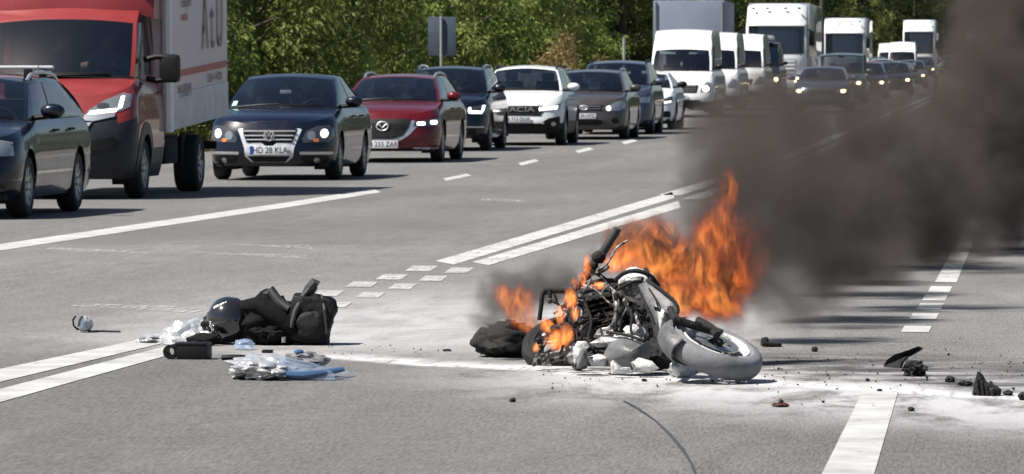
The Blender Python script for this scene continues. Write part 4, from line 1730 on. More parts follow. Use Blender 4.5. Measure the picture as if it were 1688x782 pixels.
def plate_px(name, poly, d, m, thick=.02, bulge=.0, parent=bike, ddx=0.0, ddy=0.0, rim=.012):
    """a moulded panel: outline given by where its corners stand, domed towards the camera, with real thickness"""
    mb = MB()
    poly = densify(poly, 9)
    cx = sum(p[0] for p in poly) / len(poly)
    cy = sum(p[1] for p in poly) / len(poly)
    rows, back = [], []
    for k in range(7):
        t = .02 + .98 * k / 6
        row, rb_ = [], []
        for (x, y) in poly:
            X_, Y_ = cx + (x - cx) * t, cy + (y - cy) * t
            dd = d + ddx * (X_ - cx) / 370 + ddy * (Y_ - cy) / 370 - bulge * (1 - t ** 2.2)
            p = bk(X_, Y_, dd)
            row.append(p)
            rb_.append(p + Vector((0, thick, 0)))
        rows.append(row)
        back.append(rb_)
    mb.grid(rows + back[::-1], closed=True)
    mb.add(rows[0], [list(range(len(poly)))])
    mb.add(back[0], [list(range(len(poly)))])
    return mb.build(name, M[m], parent, sharp=50)


# front wheel
wc = P(1177, 579, 22.66)
nrm = (_r * .31 + _u * .90 - _f * .30).normalized()
aa = (-_r * math.cos(R(19)) + _u * math.sin(R(19)))
aa = (aa - nrm * aa.dot(nrm)).normalized()
bb_ = nrm.cross(aa)
WM = Matrix((nrm, aa, bb_)).transposed().to_4x4()
wm = Matrix.Translation(wc - BL) @ WM
we = empty('front_wheel', (0, 0, 0), 0, bike)
t = MB()
Rw, hw = .222, .052
prof = []
for k in range(13):
    a = math.pi * k / 12
    prof.append((hw * math.cos(a) * 1.0, .170 + (Rw - .170) * math.sin(a) ** .7))
prof += [(-hw * .8, .152), (hw * .8, .152)]
t.lathe(prof, 64, mt=wm, closed=True)
t.build('tyre', M['dusty'], we, sharp=60)
rm = MB()
rm.lathe([(hw * .85, .158), (hw * .95, .150), (hw * .8, .138), (hw * .2, .130), (-hw * .8, .138), (-hw * .85, .156)], 56, mt=wm)
rm.build('rim', M['white_plastic'], we)
sp_ = MB()
for k in range(12):
    a = 2 * math.pi * k / 12
    for s in (-1, 1):
        p0 = wm @ Vector((s * .035, .03 * math.cos(a), .03 * math.sin(a)))
        p1 = wm @ Vector((s * .006, .135 * math.cos(a + s * .35), .135 * math.sin(a + s * .35)))
        sp_.tube([p0, p1], .0038, 5)
sp_.build('spokes', M['ashy'], we)
hb = MB()
hb.lathe([(.06, .002), (.06, .022), (.045, .034), (-.045, .034), (-.06, .022), (-.06, .002)], 24, mt=wm)
hb.build('hub', M['burnt'], we)
dk = MB()
dk.lathe([(.040, .055), (.044, .055), (.044, .100), (.040, .100)], 36, mt=wm, closed=True)
for k in range(5):
    a = 2 * math.pi * k / 5
    dk.tube([wm @ Vector((.042, .03 * math.cos(a), .03 * math.sin(a))), wm @ Vector((.042, .06 * math.cos(a + .3), .06 * math.sin(a + .3)))], .006, 5)
dk.build('brake_disc', M['disc'], we)
# mudguard following the tyre
mg = MB()
rows = []
for i in range(22):
    a = R(-46 + 92 * i / 21)
    row = []
    for k in range(9):
        w_ = -1 + 2 * k / 8
        r_ = .240 + .012 * math.cos(w_ * 1.4) - .03 * abs(w_) ** 3
        row.append(wm @ Vector((w_ * .060, r_ * math.cos(a), r_ * math.sin(a))))
    rows.append(row)
mg.grid(rows)
mg.grid([[p + (wm.to_3x3() @ Vector((0, .006, 0))) for p in r] for r in rows])
mg.build('front_mudguard', M['grey_plastic'], bike)
# fork legs and shrouds
hubp = wm @ Vector((0, 0, 0))
for s in (1, -1):
    f_ = MB()
    p0 = wm @ Vector((s * .085, 0, 0))
    p1 = wm @ Vector((s * .085, .20, .02))
    p2 = bk(1066 + 10 * s, 458 + 4 * s, 23.55 + .05 * s)
    f_.tube([p0, p1, p1.lerp(p2, .5), p2], [.018, .019, .014, .013], 10)
    f_.build('fork_leg', M['burnt'], bike)
tubes('brake_caliper', [([(1150, 528, 22.6), (1172, 540, 22.55), (1182, 553, 22.5)], .018), ([(1160, 536, 22.55), (1190, 548, 22.5)], .012)], 'char')
# leg shield: a long grey pressing from the steering head down to the wheel
plate_px('leg_shield', [(1052, 470), (1068, 462), (1090, 478), (1112, 497), (1118, 515), (1106, 528), (1100, 560), (1092, 586), (1086, 560), (1072, 520), (1058, 492)], 22.95, 'shield', .05, .06, ddx=-1.0)
plate_px('shield_trim', [(1080, 503), (1096, 513), (1098, 523), (1092, 544), (1088, 548), (1085, 525)], 22.86, 'white_plastic', .02, .03, ddx=-1.0)
tubes('shield_edge', [([(1054, 470, 23.05), (1060, 492, 23.0), (1073, 522, 22.95), (1085, 560, 22.9), (1091, 588, 22.88)], .008), ([(1066, 462, 23.0), (1090, 478, 22.92), (1112, 497, 22.86), (1118, 514, 22.84), (1106, 530, 22.84)], .007),
                     ([(1070, 476, 22.93), (1082, 496, 22.88), (1086, 520, 22.86)], .004)], 'char')
tubes('wiring', [([(1030, 500, 23.3), (1042, 520, 23.25), (1040, 545, 23.22), (1052, 566, 23.2)], .006), ([(965, 500, 23.4), (975, 530, 23.35), (970, 560, 23.3), (985, 580, 23.2)], .006), ([(1000, 548, 23.2), (1030, 552, 23.15), (1062, 562, 23.1)], .007)], 'char')
plate_px('shield_scuff', [(1078, 505), (1090, 509), (1089, 515), (1079, 512)], 22.80, 'char', .01, .0)
# headlamp cowl with stripes
cowl = MB()
cc = bk(1052, 470, 23.45)
cowl.blob(cc, (.092, .11, .078), seed=3, amp=.10, fr=1.6, rot=Euler((0, R(24), 0)))
co = cowl.build('headlamp_cowl', M['white_plastic'], bike)
tubes('cowl_stripe', [([(1014, 462, 23.34), (1030, 450, 23.32), (1050, 447, 23.31), (1072, 455, 23.33), (1086, 472, 23.36)], .010),
                      ([(1018, 478, 23.34), (1036, 468, 23.30), (1054, 464, 23.31), (1074, 473, 23.33)], .008),
                      ([(1064, 444, 23.36), (1072, 462, 23.32), (1072, 484, 23.32), (1066, 498, 23.36)], .010)], 'char', co)
plate_px('headlamp_rim', [(1018, 470), (1034, 456), (1060, 456), (1062, 480), (1044, 492), (1024, 486)], 23.36, 'ashy', .03, .03)
# handlebar
tubes('handlebar', [([(952, 476, 23.9), (966, 452, 23.85), (980, 434, 23.8), (992, 420, 23.78), (1016, 380, 23.75)], .011), ([(960, 470, 23.85), (1000, 462, 23.75), (1040, 468, 23.8)], .010)], 'burnt')
gp = MB()
q = [bk(990 + 27 * k / 6, 422 - 43 * k / 6, 23.76) for k in range(7)]
gp.tube(q, [.019, .021, .020, .021, .020, .021, .019], 14)
gp.tube([q[-1], q[-1] + (q[-1] - q[-2]) * .35], [.022, .016], 14)
gp.build('grip', M['grip'], bike)
sw = MB()
sw.blob(bk(987, 424, 23.74), (.034, .03, .030), seed=4, amp=.15)
sw.blob(bk(978, 438, 23.74), (.022, .022, .026), seed=6, amp=.2)
sw.build('switch_housing', M['burnt'], bike)
tubes('brake_lever', [([(984, 446, 23.68), (1000, 436, 23.66), (1009, 422, 23.66), (1018, 408, 23.66), (1034, 397, 23.68)], .0055), ([(975, 452, 23.7), (990, 448, 23.68), (1003, 440, 23.66)], .010)], 'ashy')
# mirror stub and clamps
tubes('bar_clamp', [([(968, 446, 23.7), (975, 436, 23.7)], .022), ([(962, 458, 23.72), (972, 452, 23.72)], .020), ([(968, 442, 23.69), (990, 455, 23.69), (1010, 470, 23.7)], .009)], 'burnt')
# dark core: engine, tank, airbox
for (nm_, p_, r_, sd_, am_, fr_) in (('engine', (1010, 525, 23.95), (.20, .16, .17), 8, .18, 1.8), ('burnt_casing', (1062, 540, 23.75), (.11, .14, .17), 9, .2, 2),
                                     ('burnt_casing', (962, 545, 24.0), (.10, .14, .15), 10, .25, 2.4), ('burnt_casing', (1085, 585, 23.3), (.10, .10, .07), 12, .2, 2.4)):
    core = MB()
    core.blob(bk(*p_), r_, seed=sd_, amp=am_, fr=fr_, sub=4)
    core.build(nm_, M['char'], bike)
fin = MB()
for k in range(7):
    c0 = bk(985 + k * 3, 492 + k * 8.5, 23.62)
    fin.box(c0, (.17, .10, .007), Euler((0, R(-14), 0)))
fin.build('cylinder_fins', M['burnt'], bike)
air = MB()
air.box(bk(1004, 512, 23.72), (.20, .12, .17), Euler((0, R(-12), R(4))), bev=.03)
air.build('airbox', M['char'], bike)
air = MB()
air.lathe([(.012, .03), (.012, .052), (-.012, .056), (-.012, .028)], 20, mt=Matrix.Translation(bk(1000, 512, 23.62)) @ Matrix.Rotation(R(90), 4, 'Z'), closed=True)
air.build('intake_ring', M['burnt'], bike)
tubes('exhaust_pipe', [([(1012, 480, 23.5), (1016, 505, 23.45), (1013, 530, 23.42), (1004, 542, 23.42), (990, 545, 23.43), (982, 556, 23.45)], .011), ([(1012, 548, 23.4), (1000, 552, 23.4), (986, 551, 23.42)], .016)], 'ashy')
tubes('frame_tube', [([(944, 500, 23.6), (950, 530, 23.55), (946, 560, 23.55), (955, 590, 23.5)], .010), ([(955, 480, 23.62), (960, 510, 23.6), (958, 545, 23.55)], .009),
                     ([(1030, 492, 23.5), (1024, 515, 23.48), (1020, 545, 23.46)], .008), ([(1046, 490, 23.5), (1050, 525, 23.45), (1060, 560, 23.42)], .009),
                     ([(932, 560, 23.6), (915, 575, 23.6), (897, 582, 23.6), (884, 600, 23.5)], .010), ([(905, 552, 23.7), (896, 570, 23.65), (886, 585, 23.6), (880, 602, 23.5)], .009),
                     ([(900, 598, 23.4), (930, 590, 23.5), (960, 598, 23.4)], .012), ([(938, 512, 23.7), (922, 540, 23.7), (905, 556, 23.7)], .011), ([(1068, 500, 23.4), (1078, 535, 23.35), (1082, 575, 23.3)], .010)], 'ashy')
tubes('cable', [([(990, 455, 23.6), (1010, 478, 23.5), (1020, 500, 23.45), (1012, 530, 23.45)], .004), ([(975, 460, 23.6), (958, 490, 23.55), (948, 520, 23.5), (952, 560, 23.5)], .004),
                ([(1040, 470, 23.5), (1036, 500, 23.45), (1024, 525, 23.45)], .004), ([(962, 470, 23.6), (985, 480, 23.55), (1005, 500, 23.5), (1030, 505, 23.5)], .0045)], 'ashy', n=6)
tubes('luggage_rack', [([(889, 528, 24.1), (892, 505, 24.1), (895, 484, 24.1), (903, 478, 24.1), (925, 478, 24.05), (950, 480, 24.0)], .011), ([(906, 478, 24.08), (907, 492, 24.08)], .009), ([(896, 484, 24.3), (920, 481, 24.3), (946, 484, 24.2)], .009)], 'char')
# tangle of burnt brackets, wiring and melted drips
rnd = random.Random(5)
for nm, m_, cnt in (('burnt_bracket', 'burnt', 110), ('ashy_bracket', 'ashy', 62)):
    mb = MB()
    for _ in range(cnt):
        x, y = rnd.uniform(888, 1075), rnd.uniform(478, 603)
        if y < 478 + max(0, (950 - x)) * .85:
            continue
        d = rnd.uniform(23.45, 23.7) if y < 580 else rnd.uniform(23.3, 23.6)
        p = bk(x, y, d)
        ang = rnd.uniform(0, math.pi)
        L_ = rnd.uniform(.02, .07)
        q = p + Vector((math.cos(ang) * L_, rnd.uniform(-.03, .03), math.sin(ang) * L_))
        if (q + BL).z < .012:
            q.z = .012 - BL.z
        if rnd.random() < .55:
            mb.tube([p, (p + q) / 2 + Vector((rnd.uniform(-.012, .012), 0, rnd.uniform(-.012, .012))), q], rnd.uniform(.004, .009), 6)
        elif rnd.random() < .5:
            mb.box(p, (rnd.uniform(.015, .05), .02, rnd.uniform(.012, .03)), Euler((rnd.uniform(-1, 1), ang, rnd.uniform(-1, 1))), bev=.004)
        else:
            mb.blob(p, (rnd.uniform(.01, .025), .012, rnd.uniform(.01, .022)), seed=rnd.randint(0, 99), amp=.4, sub=2)
    tag(mb.build(nm, M[m_], bike), kind='stuff')
# rear wheel, flat behind the frame at the left
rw = empty('rear_wheel', (0, 0, 0), 0, bike)
rmx = Matrix.Translation(bk(925, 568, 24.05)) @ Matrix((Vector((-.15, -.55, .82)).normalized(), Vector((.98, -.1, .13)).normalized(), Vector((-.15, -.55, .82)).normalized().cross(Vector((.98, -.1, .13)).normalized()))).transposed().to_4x4()
t = MB()
t.lathe([(.045, .12), (.05, .15), (.035, .18), (0, .19), (-.035, .18), (-.05, .15), (-.045, .12)], 40, mt=rmx, closed=True)
t.build('tyre', M['char'], rw)
t = MB()
t.lathe([(.04, .12), (.02, .105), (-.04, .12)], 36, mt=rmx)
for k in range(6):
    a = math.pi * k / 3
    t.tube([rmx @ Vector((.02, .02 * math.cos(a), .02 * math.sin(a))), rmx @ Vector((.02, .11 * math.cos(a), .11 * math.sin(a)))], .008, 6)
t.build('rim', M['ashy'], rw)
# powdered plastics under the engine
plate_px('belly_fairing', [(992, 590), (1004, 566), (1022, 558), (1040, 560), (1060, 567), (1069, 562), (1073, 586), (1062, 606), (1040, 611), (1014, 604), (998, 604)], 23.15, 'grey_plastic', .05, .10, ddx=-.3)
plate_px('fairing_top', [(972, 566), (990, 556), (1030, 556), (1042, 562), (1018, 570), (984, 573)], 23.2, 'white_plastic', .03, .03)
plate_px('fairing_shard', [(1006, 598), (1010, 594), (1024, 606), (1038, 606), (1043, 615), (1026, 617), (1008, 616)], 22.95, 'white_plastic', .03, .02)
plate_px('broken_trim', [(1040, 598), (1052, 590), (1074, 596), (1086, 608), (1070, 616), (1046, 614)], 23.0, 'white_plastic', .03, .03)
plate_px('footrest', [(966, 590), (985, 584), (1002, 590), (998, 604), (975, 604)], 23.15, 'white_plastic', .04, .03)
lump = MB()
lump.blob(bk(1046, 548, 23.3), (.05, .05, .035), seed=21, amp=.3, fr=2.5)
lump.blob(bk(1024, 556, 23.25), (.035, .03, .02), seed=22, amp=.3, fr=2.5)
lump.blob(bk(1036, 560, 23.2), (.06, .04, .02), seed=23, amp=.4, fr=3)
lump.build('melted_plastic', M['white_plastic'], bike)
sil = MB()
for k in range(6):
    a0 = R(60 + 42 * k)
    pts = [bk(956 + 18 * math.cos(a0 + .0 * j) * (j / 5) + 3 * math.sin(j), 588 - 22 * math.sin(a0) * (j / 5) - (4 - abs(j - 2.5)) * 1.5, 23.12) for j in range(6)]
    sil.tube(pts, [.012, .014, .015, .014, .012, .006], 8)
sil.blob(bk(955, 590, 23.18), (.048, .05, .058), seed=31, amp=.25)
sil.build('silencer_shroud', M['ashy'], bike)
plate_px('silencer_stripe', [(944, 575), (952, 563), (966, 563), (972, 572), (962, 580), (956, 596), (946, 600)], 23.05, 'white_plastic', .02, .02)


def debris(name, px, py, build_fn, m, label, cat='debris', group='broken pieces on the road', z=0):
    mb = MB()
    build_fn(mb)
    o = mb.build(name, M[m] if isinstance(m, str) else m)
    p = G(px, py)
    o.location = (p.x, p.y, p.z + z)
    tag(o, label, cat, group)
    return o


def lumpf(rx, ry, rz, seed, amp=.35, fr=2.0, rot=None, sub=3):
    return lambda mb: mb.blob((0, 0, rz * .8), (rx, ry, rz), seed=seed, amp=amp, fr=fr, rot=rot, flat=.001, sub=sub)


debris('plastic_lump', 1124, 622, lumpf(.058, .05, .045, 41, .3, 1.6), 'white_plastic', 'crumpled pale plastic lump lying against the front wheel of the motorcycle')
# melted bag left of the motorcycle
mb = MB()
mb.blob((0, 0, .07), (.145, .16, .085), seed=51, amp=.30, fr=1.7, flat=.001, sub=5)
mb.blob((-.10, .02, .08), (.05, .08, .06), seed=52, amp=.35, fr=2, flat=.001, sub=4)
mb.blob((.02, .0, .13), (.09, .08, .04), seed=53, amp=.5, fr=2.6, sub=4)
o = mb.build('burnt_bag', M['char'])
p = G(832, 588)
o.location = p
tag(o, 'charred black bag burning on the road left of the motorcycle', 'bag')

# ------------------------------------------------------------------ helmet, jacket, backpack, wrappings
M['gloss_black'] = mat('glossy_black_helmet', (.012, .012, .013), .12, coat=1)
M['cloth'] = mat('black_cloth', (.005, .005, .006), .9, spec=.2, var=.35, vscale=9, bump=.5, bscale=14)
M['cloth2'] = mat('black_nylon', (.007, .007, .0075), .65, spec=.25, var=.3, vscale=12, bump=.5, bscale=18)
M['foil'] = mat('silver_foil', (.66, .66, .66), .25, .62, bump=.4, bscale=30)
M['film'] = mat('clear_blue_plastic', (.42, .54, .74), .18, coat=.5)
M['film'].node_tree.nodes['Principled BSDF'].inputs['Alpha'].default_value = .38
M['film_dark'] = mat('blue_plastic_edge', (.04, .085, .17), .25, coat=.5)
M['stk'] = mat('dark_red_print', (.16, .02, .035), .6)


def crumple(rx, ry, rz, seed, amp=.35, fr=3.2, sub=4, c=(0, 0, 0), rot=None):
    """a crushed sheet: folded facets with sharp edges"""
    bm = bmesh.new()
    bmesh.ops.create_icosphere(bm, subdivisions=sub, radius=1)
    off = Vector((seed * 2.3, seed * 1.1, seed * .7))
    mt = rot.to_matrix() if rot is not None else Matrix.Identity(3)
    vs = []
    for v in bm.verts:
        d = noise.voronoi(v.co * fr + off)[0]
        k = 1 + amp * (d[1] - d[0] - .35) + amp * .6 * noise.noise(v.co * 2 + off)
        p = mt @ Vector((v.co.x * rx * k, v.co.y * ry * k, v.co.z * rz * k)) + Vector(c)
        p.z = max(p.z, .002)
        vs.append(p)
    bm.verts.index_update()
    fs = [[v.index for v in f.verts] for f in bm.faces]
    bm.free()
    return vs, fs


pd = 25.75
hp = P(379, 524, pd)
hp.z = .148
he = empty('helmet', (hp.x, hp.y, 0))
tag(he, 'shiny black motorcycle helmet lying beside the black jacket', 'helmet')
hs = MB()
hs.blob((0, 0, .125), (.112, .135, .118), seed=61, amp=.02, fr=1.5, sub=4, rot=Euler((0, R(-28), 0)))
hs.build('shell', M['gloss_black'], he)
hv = MB()
rows = []
for i in range(9):
    el = R(-8 + 50 * i / 8)
    row = []
    for k in range(15):
        az = R(-75 + 150 * k / 14)
        row.append(Matrix.Rotation(R(-28), 3, 'Y') @ Vector((.118 * math.cos(el) * math.sin(az), -.142 * math.cos(el) * math.cos(az), .124 * math.sin(el))) + Vector((0, 0, .125)))
    rows.append(row)
hv.grid(rows)
hv.build('visor', M['gloss_black'], he)
hr = MB()
hr.tube([(-.105 + .02 * math.sin(k), -.06 + .012 * k, .075 + .010 * k) for k in range(9)], .016, 8)
hr.box((-.115, -.03, .095), (.06, .05, .03), Euler((0, R(20), 0)), bev=.012)
hr.build('chin_bar', M['plastic'], he)
for (a0, a1, e0, e1) in ((-24, -2, 40, 50), (2, 20, 38, 48), (22, 30, 34, 46), (-14, 8, 30, 35)):  # sun highlights on the glossy shell, painted as white patches
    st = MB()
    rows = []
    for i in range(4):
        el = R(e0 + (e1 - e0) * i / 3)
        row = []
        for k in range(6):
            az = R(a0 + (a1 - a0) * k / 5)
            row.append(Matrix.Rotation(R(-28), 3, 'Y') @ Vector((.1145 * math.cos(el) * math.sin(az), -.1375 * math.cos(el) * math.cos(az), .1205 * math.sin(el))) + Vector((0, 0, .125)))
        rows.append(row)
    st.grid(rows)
    st.build('painted_highlight', M['paper_and_highlight'], he)

jp = P(437, 540, pd + .05)
je = empty('jacket', (jp.x, jp.y, 0))
tag(je, 'black riding jacket heaped between the helmet and the backpack', 'jacket')
jb = MB()
jb.blob((0, 0, .10), (.175, .16, .150), seed=71, amp=.22, fr=1.6, sub=5, flat=.001)
jb.blob((.03, -.05, .06), (.16, .13, .06), seed=72, amp=.3, fr=2.2, sub=4, flat=.001)
for i, v in enumerate(jb.v):
    f_ = .007 * math.sin(v[0] * 70 + 9 * noise.noise(Vector(v) * 9)) + .012 * noise.noise(Vector(v) * 14)
    jb.v[i] = (v[0], v[1] - abs(f_), max(v[2] + f_, .001))
jb.build('body_cloth', M['cloth'], je)
js = MB()
js.tube([(-.10, -.10, .19), (-.02, -.13, .20), (.06, -.14, .165), (.12, -.15, .11), (.17, -.14, .07)], [.035, .045, .044, .040, .028], 12)
for i, v in enumerate(js.v):
    n_ = noise.noise(Vector(v) * 18)
    js.v[i] = (v[0] + .012 * n_, v[1], v[2] + .014 * n_)
js.build('sleeve', M['cloth'], je)
jl = MB()
jl.box((-.02, -.155, .105), (.035, .008, .03), Euler((R(-30), R(20), 0)), bev=.006)
jl.build('red_badge', M['stk'], je)

bp_ = P(512, 540, pd + .02)
be = empty('backpack', (bp_.x, bp_.y, 0), R(4))
tag(be, 'black nylon backpack with its straps sticking up, right end of the heap', 'backpack')
b_ = MB()
b_.box((0, 0, .125), (.225, .22, .25), Euler((0, R(9), 0)), bev=.05)
bm = bmesh.new()
me_ = bpy.data.meshes.new('t')
me_.from_pydata(b_.v, [], b_.f)
bm.from_mesh(me_)
bmesh.ops.subdivide_edges(bm, edges=bm.edges, cuts=5, use_grid_fill=True)
for v in bm.verts:
    n_ = noise.noise(v.co * 11) + .5 * noise.noise(v.co * 26)
    v.co += v.co.normalized() * .016 * n_ + Vector((.018 * n_, 0, 0))
    v.co.z = max(v.co.z, .002)
bm.verts.index_update()
b_ = MB()
b_.add([v.co for v in bm.verts], [[v.index for v in f.verts] for f in bm.faces])
bm.free()
bpy.data.meshes.remove(me_)
b_.build('pack_body', M['cloth2'], be, sharp=70)
pk = MB()
pk.blob((.015, -.115, .10), (.085, .03, .075), seed=81, amp=.15, fr=2, flat=.002, sub=4)
pk.build('front_pocket', M['cloth2'], be)
for (pts, w_) in (([(-.20, -.03, .22), (-.215, -.03, .26), (-.20, -.035, .275), (-.16, -.05, .22), (-.10, -.08, .18)], .026), ([(-.03, -.03, .24), (.0, -.04, .28), (.025, -.04, .31), (.04, -.04, .30)], .030),
                  ([(.02, -.04, .31), (-.03, -.08, .25), (-.07, -.12, .17), (-.09, -.13, .09)], .014), ([(.06, -.05, .25), (.08, -.13, .18), (.09, -.13, .06)], .008)):
    s_ = MB()
    s_.tube([Vector(p) for p in pts], [w_ * .7] + [w_] * (len(pts) - 2) + [w_ * .8], 10)
    s_.build('strap', M['grip'], be)
lb = MB()
lb.box((-.125, -.145, .03), (.022, .006, .03), bev=.003)
lb.build('pack_tag', M['ashy'], be)

# foil wrapping left of the heap
fe = MB()
vs, fs = crumple(.185, .20, .125, 91, .24, 1.9, 5)
fe.add(vs, fs)
vs, fs = crumple(.12, .10, .03, 92, .4, 3, 4, c=(-.17, .03, .02))
fe.add(vs, fs)
o = fe.build('foil_blanket', M['foil'], sharp=18)
o.location = G(318, 566)
tag(o, 'large crumpled silver foil blanket in front of the helmet', 'foil')
db = MB()
db.blob((0, 0, .03), (.085, .04, .034), seed=95, amp=.25, fr=2, flat=.001)
o = db.build('dark_pouch', M['cloth'])
o.location = G(337, 570)
tag(o, 'dark rolled pouch lying against the crumpled silver foil blanket', 'pouch')
# black case
q = G(304, 593)
ce = empty('black_case', q, R(-3))
tag(ce, 'small black plastic case with open loop end, on the double line before the foil', 'case')
b_ = MB()
b_.box((.035, .06, .036), (.15, .12, .07), Euler((0, 0, 0)), bev=.008)
b_.build('case_body', M['plastic'], ce)
b_ = MB()
b_.box((.03, .06, .074), (.155, .125, .012), bev=.004)
b_.build('lid', M['plastic'], ce)
b_ = MB()
b_.lathe([(.045, .020), (.045, .034), (-.045, .034), (-.045, .020)], 24, mt=Matrix.Translation((-.072, .05, .036)) @ Matrix.Rotation(R(90), 4, 'Z'), closed=True)
b_.build('loop', M['plastic'], ce)
# foil pack with blue bag
q = G(448, 626)
pe = empty('foil_package', q)
tag(pe, 'torn silver foil package in a blue plastic bag, nearest the camera on the left', 'package')
b_ = MB()
vs, fs = crumple(.20, .22, .060, 101, .30, 2.8, 5, c=(-.02, .1, .045))
vs = [Vector((v.x, v.y, v.z * (1 - .35 * max(0, (v.x) / .2)))) for v in vs]
b_.add(vs, fs)
b_.build('foil', M['foil'], pe, sharp=18)
b_ = MB()
rows = []
for i in range(13):
    u = i / 12
    row = []
    for k in range(13):
        v = k / 12
        p = Vector((.06 + .255 * u + .05 * (v - .5), -.06 + .36 * v, .10 * (1 - u) ** .8 * (1 - .5 * v) + .012 + .012 * noise.noise(Vector((u * 4, v * 4, 2.2))) + .02 * u * (1 - v)))
        row.append(p)
    rows.append(row)
b_.grid(rows)
b_.grid([[Vector((p.x, p.y, .003)) for p in r] for r in rows])
b_.grid([[r[0] for r in rows], [Vector((r[0].x, r[0].y, .003)) for r in rows]])
b_.build('blue_bag', M['film'], pe)
b_ = MB()
b_.tube([(.07, -.065, .025), (.15, -.06, .022), (.24, -.05, .035), (.33, -.03, .05)], [.016, .020, .016, .010], 8)
b_.build('bag_seam', M['film_dark'], pe)
b_ = MB()
b_.blob((.10, .16, .115), (.022, .03, .012), seed=3, amp=.1)
b_.build('bottle_cap', M['film_dark'], pe)
b_ = MB()
b_.blob((.12, .20, .075), (.11, .10, .035), seed=104, amp=.3, fr=2.4)
b_.build('grey_wrap', M['ashy'], pe)
debris('clear_cup', 402, 577, lambda mb: mb.add(*crumple(.055, .06, .035, 140, .3, 2.0, 3, c=(0, 0, .022))), 'film', 'crushed clear plastic cup below the black jacket', 'cup')
debris('black_rod', 380, 595, lambda mb: mb.tube([(-.05, .06, .012), (.03, .04, .016), (.08, .06, .012)], .012, 8), 'plastic', 'short black rod behind the foil package', 'rod')
debris('black_clip', 441, 582, lambda mb: mb.box((0, 0, .008), (.05, .05, .014), bev=.003), 'plastic', 'flat black clip behind the foil package', 'clip')

# broken mirror
q = G(133, 549)
me2 = empty('broken_mirror', q)
tag(me2, 'broken round white mirror on a bent black stalk, far left on the road', 'mirror')
b_ = MB()
mt = Matrix.Translation((.01, .05, .045)) @ Matrix.Rotation(R(35), 4, 'Z') @ Matrix.Rotation(R(14), 4, 'Y')
b_.lathe([(-.02, .040), (.0, .043), (.03, .034), (.044, .018), (.046, .001)], 28, mt=mt)
b_.build('cup', M['white_plastic'], me2)
b_ = MB()
b_.lathe([(-.012, .002), (-.012, .034)], 24, mt=mt)
b_.build('glass', M['chrome'], me2)
b_ = MB()
b_.tube([(-.022, .05, .012), (-.045, .045, .035), (-.05, .045, .065), (-.035, .05, .088)], .005, 8)
b_.build('rim', M['plastic'], me2)
b_ = MB()
b_.tube([(.035, .03, .008), (.10, .02, .009), (.16, .03, .007), (.21, .01, .008)], .005, 8)
b_.build('stalk', M['plastic'], me2)

# pieces on the right
def upright_piece(name, poly, d, thick, m, label, bend=0.0, extra=None):
    """a broken plate standing on the road: outline by where its corners stand, with real thickness and a bend"""
    base_ = P(sum(p[0] for p in poly) / len(poly), max(p[1] for p in poly), d)
    base_.z = 0
    poly = densify(poly, 5)
    f_, bk_ = [], []
    for (x, y) in poly:
        p = P(x, y, d) - base_
        p.z = max(p.z, .002)
        p.y += bend * (p.x * 14) ** 2 * .1
        f_.append(p)
        bk_.append(p + Vector((.01, thick, -.004 if p.z > .01 else 0)))
    cf = sum((Vector(p) for p in f_), Vector()) / len(f_) + Vector((0, -.012, 0))
    cb = sum((Vector(p) for p in bk_), Vector()) / len(bk_)
    mb = MB()
    mb.grid([[cf + (p - cf) * .05 for p in f_], [cf + (p - cf) * .6 for p in f_], f_, bk_, [cb + (p - cb) * .05 for p in bk_]], closed=True)
    if extra:
        extra(mb)
    o = mb.build(name, M[m], sharp=50)
    o.location = base_
    return tag(o, label, 'debris', 'broken pieces on the road')


upright_piece('fender_piece', [(1455, 606), (1461, 595), (1474, 585), (1492, 579), (1513, 572), (1518, 576), (1506, 583), (1494, 589), (1486, 597), (1483, 607)], dgr(606), .06, 'char', 'curved black fender piece standing up on the scorched strip', .5)
debris('burnt_chunk', 1508, 620, lumpf(.05, .06, .035, 111, .5, 2.4, sub=4), 'burnt', 'lumpy burnt chunk right beside the curved black fender piece')


def ribs(mb):
    for k in range(4):
        x = -.03 + .020 * k
        mb.tube([(x + .006, -.012 - .004 * k, .004), (x - .002, -.016 - .004 * k, (.072 - .017 * k)), (x + .004, .02, (.066 - .017 * k))], [.008, .006, .005], 6)
    mb.blob((.035, .02, .018), (.035, .045, .024), seed=115, amp=.35, fr=2.5, flat=.001)


upright_piece('ribbed_chunk', [(1602, 651), (1606, 632), (1611, 613), (1616, 618), (1622, 629), (1634, 634), (1643, 642), (1646, 652)], dgr(651), .08, 'burnt', 'pointed ribbed dark chunk standing near the right edge of the road debris', 0, ribs)
debris('red_shard', 1287, 671, lambda mb: (mb.blob((0, 0, .008), (.034, .03, .010), seed=117, amp=.4, flat=.001), mb.blob((.0, 0, .02), (.010, .012, .014), seed=118, amp=.4)), mat('dark_red_shard', (.05, .018, .016), .5, var=.4, vscale=20), 'small dark red shard on the asphalt left of the edge line')
debris('black_crumb', 1502, 678, lumpf(.013, .02, .010, 119, .4), 'char', 'black crumb just right of the white edge line')
debris('flat_black_piece', 1271, 572, lambda mb: (mb.box((0, 0, .012), (.10, .06, .022), Euler((0, R(4), .2)), bev=.006), mb.blob((-.03, 0, .03), (.02, .02, .02), seed=121, amp=.3)), 'char', 'flat black piece right behind the front wheel')
debris('black_crumb', 1343, 580, lumpf(.016, .02, .014, 122, .4), 'char', 'black crumb at the back of the scorched strip')
debris('burnt_flake', 1566, 630, lumpf(.022, .04, .014, 123, .5), 'burnt', 'burnt flake between the lumpy chunk and the ribbed chunk')
debris('burnt_flake', 1592, 636, lumpf(.030, .04, .012, 124, .5), 'burnt', 'wide burnt flake just left of the ribbed chunk')
debris('burnt_flake', 1662, 652, lumpf(.020, .03, .012, 125, .5), 'burnt', 'burnt flake right of the ribbed chunk')
